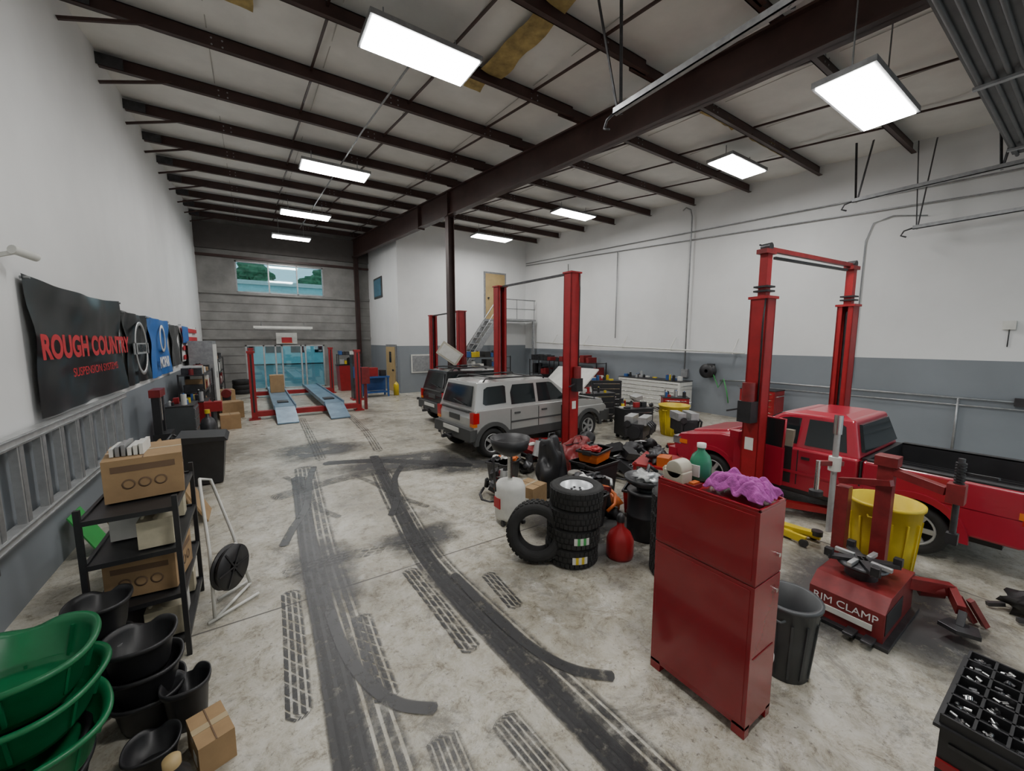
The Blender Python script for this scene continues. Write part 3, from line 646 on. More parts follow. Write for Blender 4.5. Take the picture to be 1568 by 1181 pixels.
b=B();b.bx(2.06,2.14,1.24,1.29,1.262,1.285,dkred);b.bx(2.07,2.13,1.25,1.28,1.285,1.295,orange);b.obj('small_parts_tray')
def can(name,c,r0,r1,h,mat,ribs=0,inside=None):
    b=B();t=.012
    pr=[(0,0),(r0,0),(r0+(r1-r0)*.5,h*.5),(r1,h*.96),(r1+.015,h*.96),(r1+.015,h),(r1-t,h),(r0+(r1-r0)*.5-t,h*.5),(r0-t,t),(0,t)]
    b.lathe(pr,mat,c,n=36)
    for s in (-1,1):
        b.tube([(c[0]+s*(r1+.005),c[1]-.05,c[2]+h*.86),(c[0]+s*(r1+.035),c[1]-.04,c[2]+h*.85),(c[0]+s*(r1+.035),c[1]+.04,c[2]+h*.85),(c[0]+s*(r1+.005),c[1]+.05,c[2]+h*.86)],.008,mat)
    for k in range(ribs):
        a=2*pi*k/ribs
        b.bar((c[0]+(r0+.002)*math.cos(a),c[1]+(r0+.002)*math.sin(a),c[2]+.03),(c[0]+(r1-.004)*math.cos(a),c[1]+(r1-.004)*math.sin(a),c[2]+h*.8),.014,.014,mat)
    if inside:
        for k in range(7): b.blob((c[0]+random.uniform(-.5,.5)*r0,c[1]+random.uniform(-.5,.5)*r0,c[2]+h*.55),(r0*.4,r0*.4,.05),random.choice([cloth,black,inside]),.4,3,2,k)
    return b.obj(name)
can('trash_can',(2.75,.98,0),.13,.165,.50,greycan,ribs=12,inside=black)
b=B();c=(2.48,1.03,0)
b.lathe([(0,0),(.075,0),(.085,.2),(.092,.2),(.092,.22),(0,.22)],white,c);b.tube([(c[0]-.09,c[1],.2),(c[0]-.12,c[1],.1),(c[0]-.09,c[1],.05)],.004,steel);b.lathe([(.081,.05),(.0865,.14)],txred,c);b.obj('paint_bucket')
can('yellow_trash_can',(4.70,1.0,0),.21,.25,.68,yellow,ribs=14,inside=black)
can('yellow_trash_can',(7.85,5.3,0),.26,.32,.68,yellow,ribs=14)
b=B()
b.prism([(3.5,0.02),(4.2,0.02),(4.2,.32),(3.62,.32),(3.5,.24)],.68,1.12,dkred,'y');b.bx(3.46,4.24,.64,1.16,0,.03,steel)
b.bx(3.489,3.5,.74,1.06,.09,.135,white);b.bx(3.52,3.9,.675,.68,.08,.24,black)
for y in (.74,.84,1.05): b.bar((3.5,y,.04),(3.38,y,.05),.06,.02,steel)
b.cyl((3.80,.9,.32),(3.80,.9,.40),.1,steel);b.lathe([(0,0),(.15,0),(.16,.015),(.15,.03),(0,.03)],steel,(3.80,.9,.40))
for k in range(4):
    a=k*pi/2+.6;b.bar((3.80,.9,.44),(3.80+.22*math.cos(a),.9+.22*math.sin(a),.44),.06,.03,steel);b.cb((3.80+.21*math.cos(a),.9+.21*math.sin(a),.47),(.05,.05,.06),black)
    b.bar((3.80+.06*math.cos(a+.6),.9+.06*math.sin(a+.6),.45),(3.80+.18*math.cos(a+.8),.9+.18*math.sin(a+.8),.45),.03,.03,alu)
b.bx(4.14,4.23,.85,.95,.32,1.14,dkred);b.bx(4.12,4.25,.83,.97,1.12,1.2,dkred)
b.bar((4.19,.9,1.09),(4.05,.55,1.05),.06,.06,dkred);b.bx(4.0,4.09,.46,.55,.98,1.12,dkred)
b.cyl((4.05,.5,.74),(4.05,.5,1.30),.018,steel);b.bx(4.025,4.075,.47,.53,.68,.76,black)
for k in range(9): b.cyl((4.05,.5,1.10+k*.02),(4.05,.5,1.11+k*.02),.028,black)
b.bar((4.05,.47,1.2),(3.97,.32,1.22),.018,.018,black)
b.bx(4.2,4.3,1.13,1.22,0,.85,dkred);b.cyl((4.12,1.22,.45),(4.12,1.22,1.46),.022,alu);b.cyl((4.12,1.22,1.0),(4.12,1.22,1.12),.045,white);b.cyl((4.12,1.22,1.32),(4.12,1.22,1.48),.032,chrome)
b.bar((4.22,1.2,.9),(4.12,.85,1.0),.05,.05,dkred);b.bar((4.22,1.2,1.05),(3.95,1.28,1.08),.04,.04,dkred);b.cyl((3.95,1.28,.84),(3.95,1.28,1.1),.018,chrome);b.cyl((3.95,1.28,.8),(3.95,1.28,.84),.05,black)
b.bar((4.12,.70,.26),(4.30,.50,.24),.06,.09,dkred);b.bar((4.30,.50,.24),(4.12,.42,.19),.045,.08,dkred);b.prism([(4.0,.30),(4.12,.33),(4.12,.47),(4.0,.51),(3.96,.41)],.08,.11,steel,'z')
b.cyl((4.22,.66,.20),(4.28,.54,.22),.06,dkred);b.bar((4.12,.41,.19),(4.06,.41,.1),.04,.04,steel)
for y in (.46,.40): b.bar((4.28,y,.22),(4.38,y-.08,.02),.035,.035,dkred)
ob=b.obj('tire_changer',bevel=.006)
text(ob,'RIM CLAMP',.075,(3.487,.90,.185),RW,txwhite)
b=B();x0,x1,y0,y1=2.42,3.06,-.55,.26
b.bx(x0,x1,y0,y1,.05,.43,black);b.bx(x0-.012,x0,y0,y1,.24,.28,red)
for z in (.15,.24,.36): b.bx(x0-.01,x0,y0+.03,y1-.03,z,z+.015,steel)
for x in (x0+.06,x1-.06):
    for y in (y0+.06,y1-.06): b.cyl((x-.02,y,.035),(x+.02,y,.035),.035,rubber)
b.bx(x0-.02,x1+.02,y0-.02,y1+.02,.43,.445,black)
nx_,ny_=7,9
for i in range(nx_+1): X_=x0+(x1-x0)*i/nx_;b.bx(X_-.005,X_+.005,y0,y1,.445,.49,black)
for j in range(ny_+1): Y_=y0+(y1-y0)*j/ny_;b.bx(x0,x1,Y_-.005,Y_+.005,.445,.49,black)
for i in range(nx_):
    for j in range(ny_):
        for k in range(6):
            px=x0+(x1-x0)*(i+random.uniform(.25,.75))/nx_;py=y0+(y1-y0)*(j+random.uniform(.25,.75))/ny_;a=random.uniform(0,6.28)
            b.cyl((px-.012*math.cos(a),py-.012*math.sin(a),.455+k*.003),(px+.012*math.cos(a),py+.012*math.sin(a),.458+k*.003),.009,random.choice([sockets,sockets,steel]),n=8)
b.tube([(x0-.0,y0+.2,.38),(x0-.05,y0+.2,.38),(x0-.05,y1-.2,.38),(x0-.0,y1-.2,.38)],.01,black)
b.obj('socket_organizer_cart')
b=B();b.blob((4.85,.12,.09),(.12,.18,.09),black,.4,3,3,1,flat=.0);b.bar((4.74,.1,.04),(4.66,.2,.03),.03,.03,steel);b.bar((4.82,.28,.05),(4.76,.36,.03),.03,.03,steel);b.obj('transmission_jack_head')
b=B();b.prism([(4.62,1.55),(4.66,1.55),(4.72,2.0),(4.68,2.02)],.03,.10,yellow,'z');b.prism([(4.84,1.5),(4.88,1.5),(4.84,2.0),(4.8,2.02)],.03,.10,yellow,'z')
b.bar((4.75,1.95,.08),(4.76,1.5,.12),.08,.04,yellow);b.cyl((4.76,1.5,.11),(4.76,1.5,.16),.05,steel);b.bx(4.64,4.88,1.7,1.76,.04,.09,yellow)
for x in (4.6,4.86): b.cyl((x,1.56,.04),(x+.03,1.56,.04),.04,steel);b.cyl((x+.02,1.98,.04),(x+.05,1.98,.04),.035,steel)
b.obj('yellow_floor_jack')
def tyre(name,T,R=.27,w=.19,rim=None,tread=True,label=None):
    b=B()
    ri=R*.6
    b.lathe([(ri,-w*.38),(ri+.012,-w*.5),(R*.9,-w*.5),(R*.975,-w*.38),(R*.975,w*.38),(R*.9,w*.5),(ri+.012,w*.5),(ri,w*.38),(ri+.01,w*.3),(R*.9,w*.38),(R*.9,-w*.38),(ri+.01,-w*.3),(ri,-w*.38)],rubber,X=T,n=40)
    b.lathe([(R*.78,w*.5),(R*.79,w*.515),(R*.8,w*.5)],rubber,X=T,n=40)
    if tread:
        n=36
        for k in range(n):
            for (zz,o) in ((-w*.3,0),(0,.5),(w*.3,0)):
                a=2*pi*(k+o)/n;TT=T@Euler((0,0,a)).to_matrix().to_4x4()
                b.bx(R*.96,R,-.017,.017,zz-w*.11,zz+w*.11,rubber,TT)
    if label:
        for k in range(5):
            TT=T@Euler((0,0,label[1]+k*.11)).to_matrix().to_4x4();b.bx(R,R+.002,-.016,.016,-w*.18,w*.18,label[0] if k%2 else white,TT)
    if rim:
        b.lathe([(ri+.005,w*.42),(ri-.01,w*.42),(ri-.02,w*.1),(ri*.5,w*.05),(ri*.45,w*.2),(0,w*.2)],rim,X=T,n=32)
        for k in range(5):
            a=2*pi*k/5;b.cyl((ri*.3*math.cos(a),ri*.3*math.sin(a),w*.2),(ri*.3*math.cos(a),ri*.3*math.sin(a),w*.26),.012,steel,X=T,n=8)
    return b.obj(name)
whiterim=M('white_rim',(.62,.64,.66),.35,metal=.3,var=.1)
for i in range(4):
    tyre('tire',TX(2.50+.008*i,2.74-.01*i,.093+i*.186,0,0,0),.255,.185,rim=(whiterim if i==3 else None),label=((yellow if i==0 else greensign),-2.2) if i<2 else None)
tyre('tire',TX(2.19,2.90,.285,math.radians(80),0,math.radians(-42)),.285,.2)
for i in range(4): tyre('tire',TX(3.14,1.98,.096+i*.191,0,0,i*.2),.27,.19)
b=B();c=(2.90,2.48,0);b.lathe([(0,0),(.12,0),(.13,.03),(.13,.18),(.10,.25),(.035,.31),(.035,.36)],red,c);b.lathe([(.04,.36),(.04,.40),(.02,.44),(0,.44)],black,c);b.obj('red_oil_jug')
b=B();c=(2.42,3.72,0)
b.lathe([(0,.06),(.17,.06),(.18,.1),(.18,.42),(.15,.48),(0,.5)],white,c);b.cyl((c[0],c[1],.48),(c[0],c[1],.86),.03,chrome)
b.lathe([(.03,.80),(.08,.83),(.19,.90),(.22,1.0),(.235,1.0),(.205,.88),(.09,.80),(.03,.78)],black,c,n=32);b.lathe([(0,.86),(.19,.94)],black,c)
for k in range(4):
    a=k*pi/2+.5;b.cyl((c[0]+.17*math.cos(a)-.015,c[1]+.17*math.sin(a),.03),(c[0]+.17*math.cos(a)+.015,c[1]+.17*math.sin(a),.03),.03,black);b.bar((c[0]+.1*math.cos(a),c[1]+.1*math.sin(a),.07),(c[0]+.18*math.cos(a),c[1]+.18*math.sin(a),.05),.04,.03,steel)
b.tube([(c[0]-.2,c[1],.4),(c[0]-.24,c[1]-.02,.8),(c[0]-.2,c[1]-.04,.82)],.012,steel);b.bx(c[0]-.185,c[0]-.17,c[1]-.06,c[1]+.06,.2,.32,txred);b.obj('oil_drain_tank')
def carton(name,c,d,rz=0,mat=cardb,logo=False):
    b=B();x,y,z=d
    b.bx(-x/2,x/2,-y/2,y/2,0,z,mat)
    b.bx(-x/2-.001,x/2+.001,-.02,.02,z*.75,z+.002,tape);b.bx(-.003,.003,-y/2,y/2,z,z+.003,dark_line)
    if logo:
        for (ax,sg) in ((0,1),(1,-1)):
            for k in (-1,0,1):
                if ax==0: T=TX(x/2+.001,k*.09,z*.4,0,pi/2,0)
                else: T=TX(k*.08,-y/2-.001,z*.4,pi/2,0,0)
                b.lathe([(.025,0),(.034,0),(.034,.002),(.025,.002)],dark_line,X=T,n=20)
        b.bx(x/2,x/2+.002,-y*.4,y*.4,z*.7,z*.85,dark_line)
        b.bx(-x*.4,x*.4,-y/2-.002,-y/2,z*.7,z*.85,dark_line)
    else: b.bx(-x/2-.002,-x/2,-y*.3,-y*.05,z*.2,z*.55,white)
    return b.obj(name,loc=c,rz=rz)
carton('cardboard_box',(2.86,3.92,0),(.3,.3,.30),.3)
def bag(name,c,d,mat,seed=0):
    b=B();b.blob((0,0,d[2]*.9),d,mat,.25,1.8,4,seed,flat=0);b.tube([(-d[0]*.4,0,d[2]*1.7),(-d[0]*.2,0,d[2]*2.1),(d[0]*.2,0,d[2]*2.1),(d[0]*.4,0,d[2]*1.7)],.012,mat);b.bx(-d[0]*.8,d[0]*.8,-.01,.01,d[2]*1.72,d[2]*1.76,steel);return b.obj(name,loc=c)
def tub(name,c,d,mat,rz=0,lid=None,stuff=None):
    b=B();x,y,z=d;k=.85
    b.hexa([(-x/2*k,-y/2*k,0),(x/2*k,-y/2*k,0),(x/2*k,y/2*k,0),(-x/2*k,y/2*k,0)],[(-x/2,-y/2,z),(x/2,-y/2,z),(x/2,y/2,z),(-x/2,y/2,z)],mat)
    b.bx(-x/2-.015,x/2+.015,-y/2-.015,y/2+.015,z-.03,z,lid or mat)
    for s in (-1,1): b.bx(s*x/2-.02,s*x/2+.02,-.06,.06,z-.05,z+.01,lid or mat)
    if stuff:
        for i in range(6): b.blob((random.uniform(-.35,.35)*x,random.uniform(-.35,.35)*y,z+.02),(.07,.07,.04),random.choice(stuff),.5,3,2,i)
    return b.obj(name,loc=c,rz=rz,bevel=.006)
def pile(name,c,rx,ry,h,mats,n,seed):
    random.seed(seed);b=B()
    for i in range(n):
        r=math.sqrt(random.random());a=random.uniform(0,2*pi);x=r*rx*math.cos(a);y=r*ry*math.sin(a);t=h*(1-r*.6)*random.random()
        m=random.choice(mats);k=random.random();T=TX(x,y,t,random.uniform(-.5,.5),random.uniform(-.5,.5),random.uniform(0,6))
        s_=random.uniform(.06,.16)
        if k<.3: b.bx(-s_,s_,-s_*.7,s_*.7,0,s_*.8,m,T)
        elif k<.5: b.cyl((0,0,0),(0,0,s_*1.6),s_*.45,m,X=T);b.cyl((0,0,s_*1.6),(0,0,s_*1.9),s_*.2,black,X=T)
        elif k<.68: b.blob((0,0,s_*.5),(s_,s_*.7,s_*.5),m,.4,2.5,2,i,X=T)
        elif k<.85: b.tube([(s_*1.4*math.cos(q*.7),s_*1.4*math.sin(q*.7),s_*.5+q*.006) for q in range(9)],s_*.14,m,X=T)
        else: b.lathe([(s_*.3,0),(s_,0),(s_,s_*.3),(s_*.9,s_*.3),(s_*.8,s_*.1),(s_*.3,s_*.1)],m,X=T,n=20)
    for p in b.v: p.z=max(p.z,0.0)
    return b.obj(name,loc=c)
pm=[black,black,black,steel,dkred,red,orange,white,alu,cloth,steel]
pm2=[black,black,steel,steel,dkred,alu,cloth,black,white]
tub('storage_bin',(3.02,3.15,0),(.45,.40,.38),black,.2);tub('parts_bin',(3.02,3.15,.382),(.40,.32,.2),black,.2,None,[cloth,steel,white])
bag('backpack',(3.28,4.02,.0),(.2,.17,.42),black,3)
tub('storage_bin',(3.78,3.72,0),(.5,.42,.5),black,.1);tub('orange_tool_case',(3.78,3.72,.505),(.42,.3,.16),orange,.3,black,[black,orange,red])
bag('duffel_bag',(4.15,4.45,0),(.30,.22,.3),dkred,5);tub('red_toolbox',(3.92,3.1,.0),(.4,.28,.3),red,.5,steel)
b=B();c=(3.45,2.62,0);b.lathe([(0,0),(.19,0),(.195,.02),(.19,.04),(.19,.24),(.2,.25),(.19,.26),(.19,.48),(.2,.5),(.19,.52),(0,.51)],black,c,n=32)
b.lathe([(0,.54),(.1,.54),(.2,.6),(.23,.66),(.22,.66),(.18,.6),(0,.56)],steel,c,n=32);b.cyl((c[0],c[1],.5),(c[0],c[1],.55),.1,steel);b.blob((c[0],c[1],.66),(.12,.12,.05),alu,.5,3,3,2)
b.tube([(c[0],c[1],.66),(c[0]+.1,c[1]+.05,.75),(c[0]+.18,c[1],.68)],.02,steel);b.obj('waste_oil_drum')
pile('car_parts_pile',(3.42,3.25,0),.12,.12,.5,pm,14,1);pile('car_parts_pile',(3.75,5.05,0),.45,.25,.5,pm2,34,2);pile('car_parts_pile',(4.05,2.5,0),.24,.22,.55,pm,26,3)
pile('car_parts_pile',(4.7,4.1,0),.25,.25,.55,pm2,26,4);pile('car_parts_pile',(2.72,4.5,0),.2,.16,.35,pm,14,5);pile('car_parts_pile',(5.3,4.2,0),.25,.25,.6,pm2,26,8)
pile('car_parts_pile',(7.6,6.2,0),.4,.3,.6,pm2,36,11);pile('car_parts_pile',(8.9,7.1,0),.4,.35,.6,pm2,36,12);pile('car_parts_pile',(9.3,9.6,0),.5,.45,.8,pm2,36,13)
def cart(name,c,d,mat,rz=0,dr=5,topstuff=None,trim=None):
    b=B();x,y,z=d
    for sx in (-1,1):
        for sy in (-1,1): b.cyl((sx*(x/2-.06),sy*(y/2-.06)-.02,.04),(sx*(x/2-.06),sy*(y/2-.06)+.02,.04),.04,rubber)
    b.bx(-x/2,x/2,-y/2,y/2,.08,z,mat);b.bx(-x/2-.01,x/2+.01,-y/2-.01,y/2+.01,z,z+.02,trim or black)
    h=(z-.14)/dr
    for k in range(dr):
        zz=.11+k*h;b.bx(-x/2+.02,x/2-.02,-y/2-.012,-y/2,zz,zz+h-.015,mat);b.bx(-x/2+.06,x/2-.06,-y/2-.025,-y/2-.012,zz+h-.045,zz+h-.03,chrome)
    b.tube([(x/2,-y/2+.05,z*.85),(x/2+.05,-y/2+.05,z*.87),(x/2+.05,y/2-.05,z*.87),(x/2,y/2-.05,z*.85)],.012,chrome)
    if topstuff:
        for i in range(int(4+x*6)):
            px=random.uniform(-x*.42,x*.42);py=random.uniform(-y*.3,y*.3);hh=random.uniform(.04,.2);m_=random.choice(topstuff)
            if random.random()<.5: b.cyl((px,py,z+.02),(px,py,z+.02+hh),random.uniform(.02,.045),m_,n=12);b.cyl((px,py,z+.02+hh),(px,py,z+.04+hh),.015,random.choice(topstuff),n=8)
            else: b.cb((px,py,z+.02+hh/3),(.12,.08,hh*.66),m_)
    return b.obj(name,loc=c,rz=rz,bevel=.004)
random.seed(21)
mixst=[red,black,white,blue,yellow,steel,alu,black]
cart('white_tool_chest',(RX-.42,7.95,0),(2.3,.6,.9),white,-pi/2,6,mixst,black)
cart('black_tool_cart',(7.4,7.3,0),(.9,.45,.75),black,-.3,4,mixst)
cart('black_tool_cart',(6.85,5.6,0),(.7,.4,.65),black,-.3,4,mixst)
cart('black_tool_cart',(8.9,8.4,0),(.9,.5,.9),black,-.6,5,mixst)
cart('red_tool_cart',(RX-.5,4.7,0),(.8,.5,.9),red,-pi/2,5,mixst)
cart('red_tool_cart',(8.75,5.9,0),(.6,.4,.7),red,-.8,5,mixst)
def engine(name,c,rz=0):
    b=B();b.bx(-.25,.25,-.16,.16,.35,.6,steel);b.bx(-.2,.2,-.2,-.05,.58,.72,alu);b.bx(-.2,.2,.05,.2,.58,.72,alu);b.cyl((-.28,0,.45),(-.24,0,.45),.12,black);b.cyl((-.28,.12,.6),(-.25,.12,.6),.06,steel)
    for k in range(4): b.tube([(-.15+k*.1,-.2,.62),(-.15+k*.1,-.28,.55),(-.15+k*.1,-.26,.42)],.02,steel)
    b.bx(-.3,.3,-.03,.03,.03,.09,red);b.bx(-.03,.03,-.3,.3,.03,.09,red);b.bx(.25,.31,-.03,.03,.05,.6,red)
    for x,y in ((-.3,0),(.3,0),(0,-.3),(0,.3)): b.cyl((x-.015,y,.03),(x+.015,y,.03),.03,rubber)
    b.bx(-.2,.2,-.1,.1,.25,.36,black);b.obj(name,loc=c,rz=rz)
engine('engine_on_stand',(5.95,4.75,0),.4);engine('engine_on_stand',(7.0,4.5,0),1.);engine('engine_on_stand',(7.7,9.0,0),2.)
b=B()
b.bx(-.35,.35,-.25,.25,.45,.48,red)
for x in (-.32,.32):
    for y in (-.22,.22): b.bx(x-.02,x+.02,y-.02,y+.02,.05,.48,red);b.cyl((x-.015,y,.03),(x+.015,y,.03),.03,rubber)
b.bx(-.33,.33,-.23,.23,.15,.17,red);b.blob((-.1,0,.55),(.15,.12,.08),steel,.5,3,3,1);b.blob((.18,.05,.53),(.1,.1,.06),black,.5,3,3,4);b.bx(-.3,-.1,-.2,-.05,.48,.6,orange);b.obj('utility_cart',loc=(4.58,3.3,0),rz=.4)
bag('duffel_bag',(4.75,4.95,0),(.25,.2,.25),black,9)
tub('storage_bin',(3.1,4.95,0),(.4,.35,.3),steel,.4,None,[black,orange,white])
def rack(name,c,d,lv,rz,mats,post=black,fill=.9,seed=1):
    random.seed(seed);b=B();x,y,z=d
    for sx in (-1,1):
        for sy in (-1,1): b.bx(sx*(x/2)-.015,sx*(x/2)+.015,sy*(y/2)-.015,sy*(y/2)+.015,0,z,post)
    for k in range(lv):
        zz=.1+(z-.12)*k/(lv-1);b.bx(-x/2,x/2,-y/2,y/2,zz-.02,zz,post)
        px=-x/2+.05;gap=(z-.12)/(lv-1)*.8
        while px<x/2-.15:
            w=random.uniform(.08,.26);h=random.uniform(.4,1)*gap
            if k==lv-1: h*=.6
            m_=random.choice(mats)
            if random.random()<fill:
                if random.random()<.35: b.cyl((px+w/2,0,zz),(px+w/2,0,zz+h),min(w,y)*.42,m_,n=14);b.cyl((px+w/2,0,zz+h),(px+w/2,0,zz+h+.03),min(w,y)*.18,black,n=10)
                else: b.bx(px,min(px+w,x/2),-y/2+.04,y/2-.04,zz,zz+h,m_)
            px+=w+.02
    return b.obj(name,loc=c,rz=rz)
rack('parts_shelf',(7.5,13.6,0),(2.4,.5,1.5),4,0,mixst+[black,black],seed=3)
rack('parts_shelf',(RX-.42,11.4,0),(2.4,.5,1.3),3,-pi/2,[black,steel,dkred,cardb,black],seed=5)
rack('parts_shelf',(RX-.42,13.6,0),(1.4,.5,1.3),3,-pi/2,[black,steel,dkred],seed=6)
b=B();b.bx(5.35,6.5,BY-.05,BY-.005,.8,1.55,white);b.bx(5.4,6.45,BY-.06,BY-.05,.85,1.5,galv);b.obj('electrical_panel')
b=B();T=TX(4.60,10.16,1.75,.0,math.radians(35),math.radians(-35));b.bx(-.33,.33,-.02,.02,-.2,.2,beige,T);b.bx(-.28,.28,-.03,-.02,-.15,.15,white,T);b.bar((4.72,10.36,1.75),(4.62,10.18,1.75),.03,.03,steel);b.obj('deflector_panel')
b=B();b.bx(3.4,4.3,15.0,15.6,.72,.78,blue)
for x in (3.45,4.25):
    for y in (15.05,15.55): b.bx(x-.03,x+.03,y-.03,y+.03,0,.72,blue)
b.bx(3.45,4.25,15.05,15.5,.15,.19,blue);b.bx(3.45,4.25,15.5,15.55,.2,.72,blue);b.bx(3.5,3.9,15.1,15.4,.78,1.1,red);b.bx(4.0,4.2,15.1,15.4,.78,1.0,black);b.obj('blue_workbench')
b=B();b.lathe([(0,0),(.1,0),(.1,.4),(.06,.48),(.02,.5),(0,.55)],yellow,(4.6,15.2,0));b.obj('gas_cylinder')
b=B();b.bx(2.9,3.2,14.6,15.0,.05,1.3,steel);b.bx(2.86,3.24,14.56,15.04,0,.06,red);b.bx(2.92,3.18,14.58,14.6,.8,1.2,blue);b.bx(2.9,3.2,14.6,15.,1.3,1.6,black);b.obj('wheel_alignment_console')
carton('cardboard_box',(.66,16.2,.305),(.42,.5,.6),.0);carton('cardboard_box',(-.9,16.0,0),(.6,.5,.5),.2)
tub('red_toolbox',(3.3,17.9,0),(.7,.5,1.1),red,.1,black)
rack('parts_shelf',(3.7,19.2,0),(1.0,.45,1.5),4,0,mixst,seed=12)
# ------------------------------------------------------------------ left side
def banner(name,y0,y1,z0,z1,mat,sag=.05,x=LX+.02):
    b=B();n=36;m=14;vs=[]
    for j in range(m+1):
        for i in range(n+1):
            u=i/n;v=j/m
            y=y0+(y1-y0)*u;z=z0+(z1-z0)*v-sag*4*u*(1-u)*v
            vs.append((x+.03+.02*math.sin(u*9+v*4)+.012*math.sin(u*21-v*7)+.012*math.sin(v*14+u*3)*v,y,z))
    b.add(vs,[(j*(n+1)+i,j*(n+1)+i+1,(j+1)*(n+1)+i+1,(j+1)*(n+1)+i) for j in range(m) for i in range(n)],mat,True)
    for y in (y0+.03,y1-.03): b.cyl((x,y,z1-.03),(x+.06,y,z1-.03),.012,galv,n=8)
    return b.obj(name)
o=banner('black_vinyl_banner',5.15,8.04,1.42,2.68,bannerblk,.05)
text(o,'ROUGH COUNTRY',.30,(LX+.105,6.6,2.04),RL,txred,xs=1.12,bold=.012);text(o,'SUSPENSION SYSTEMS',.13,(LX+.105,6.6,1.78),RL,txred,xs=1.25)
o=banner('black_vinyl_banner',8.15,9.75,1.42,2.56,bannerblk,.02)
b=B();T=TX(LX+.09,8.95,1.98,0,pi/2,0);b.lathe([(.38,0),(.44,0),(.44,.01),(.38,.01),(.38,0)],alu,X=T,n=40);b.bx(LX+.085,LX+.1,8.44,9.46,1.89,2.07,alu);e=b.obj('round_emblem');e.parent=o;e.matrix_parent_inverse=Matrix.Translation(-Vector(o.location))
text(o,'NISSAN',.17,(LX+.105,8.95,1.98),RL,bannerblk,bold=.006)
o=banner('blue_vinyl_banner',9.85,12.0,1.40,2.56,navy,.02);text(o,'MOPAR',.3,(LX+.1,10.9,1.66),RL,txwhite,bold=.01)
b=B();T=TX(LX+.09,10.9,2.15,0,pi/2,0);b.lathe([(.22,0),(.28,0),(.28,.01),(.22,.01)],txwhite,X=T,n=40);e=b.obj('round_emblem');e.parent=o;e.matrix_parent_inverse=Matrix.Translation(-Vector(o.location))
banner('grey_vinyl_banner',12.2,13.4,1.5,2.5,clad,.02)
o=banner('striped_flag',13.8,17.3,1.55,2.56,txwhite,.02)
b=B()
for k in range(4): b.bx(LX+.085,LX+.095,13.85,17.2,1.6+k*.25,1.72+k*.25,txred)
b.bx(LX+.09,LX+.10,13.85,15.0,2.05,2.5,navy);e=b.obj('flag_stripes');e.parent=o;e.matrix_parent_inverse=Matrix.Translation(-Vector(o.location))
b=B();xl=LX+.06
for z in (.66,1.35): b.bx(xl-.025,xl+.05,3.2,7.6,z-.04,z+.04,alu);b.bx(xl+.05,xl+.06,3.2,7.6,z-.03,z-.02,galv);b.bx(xl+.05,xl+.06,3.2,7.6,z+.02,z+.03,galv)
y=3.3
while y<7.5: b.bx(xl-.01,xl+.04,y,y+.10,.70,1.31,alu);b.bx(xl+.04,xl+.045,y+.02,y+.08,.70,1.31,galv);y+=.40
for y in (3.9,6.9):
    b.bar((xl-.03,y,.58),(xl+.08,y,.58),.03,.03,steel);b.bar((xl+.08,y,.56),(xl+.08,y,.66),.03,.02,steel)
b.obj('aluminum_ladder')
b=B();b.bar((LX+.005,4.9,2.78),(LX+.12,4.9,2.82),.03,.03,white);b.cyl((LX+.1,4.86,2.83),(LX+.18,5.02,2.80),.035,white);b.obj('security_camera')
b=B();b.bar((LX+.25,5.5,0.01),(LX+.06,5.5,.42),.34,.012,greensign);b.obj('green_sign')
b=B();sx0,sx1,sy0,sy1=-.92,-.48,3.24,4.06
for x in (sx0,sx1):
    for y in (sy0,sy1): b.bx(x-.014,x+.014,y-.014,y+.014,0,1.12,black)
for z in (.12,.44,.76,1.04):
    for x in (sx0,sx1): b.bx(x-.01,x+.01,sy0,sy1,z-.02,z+.01,black)
    for y in (sy0,sy1): b.bx(sx0,sx1,y-.01,y+.01,z-.02,z+.01,black)
    b.bx(sx0,sx1,sy0,sy1,z-.01,z-.002,black)
b.obj('metal_shelf')
carton('cardboard_box',(-.69,3.76,1.052),(.40,.50,.28),.12,logo=True)
carton('cardboard_box',(-.68,3.55,.452),(.36,.4,.24),-.1,logo=True);carton('cardboard_box',(-.78,3.90,.132),(.22,.2,.2),0)
b=B()
for k in range(6): b.bx(-.84+.03*k,-.82+.03*k,3.6,3.84,1.335,1.39+.01*(k%3),random.choice([white,galv,greycan]))
b.obj('air_filter_boxes')
def jug(name,c,mat,s=1.):
    b=B();b.hexa([(-.1*s,-.07*s,0),(.1*s,-.07*s,0),(.1*s,.07*s,0),(-.1*s,.07*s,0)],[(-.1*s,-.07*s,.2*s),(.1*s,-.07*s,.2*s),(.1*s,.07*s,.2*s),(-.1*s,.07*s,.2*s)],mat)
    b.lathe([(.06*s,.2*s),(.03*s,.23*s),(.03*s,.26*s),(0,.26*s)],mat,(.04*s,0,0));b.tube([(-.08*s,0,.2*s),(-.06*s,0,.25*s),(.02*s,0,.24*s)],.012*s,mat);b.bx(-.103*s,-.1*s,-.05*s,.05*s,.05*s,.13*s,white);return b.obj(name,loc=c,bevel=.012)
jug('fluid_jug',(-.60,3.38,.77),offwhite,.9);jug('fluid_jug',(-.78,3.62,.77),white,.9);jug('fluid_jug',(-.60,3.88,.77),offwhite,.85)
jug('fluid_jug',(-.60,3.38,.13),offwhite,1.0);jug('fluid_jug',(-.60,3.6,.13),white,.9);jug('fluid_jug',(-.58,3.9,.13),offwhite,.8)
carton('cardboard_box',(-.30,2.36,0),(.15,.24,.16),.3)
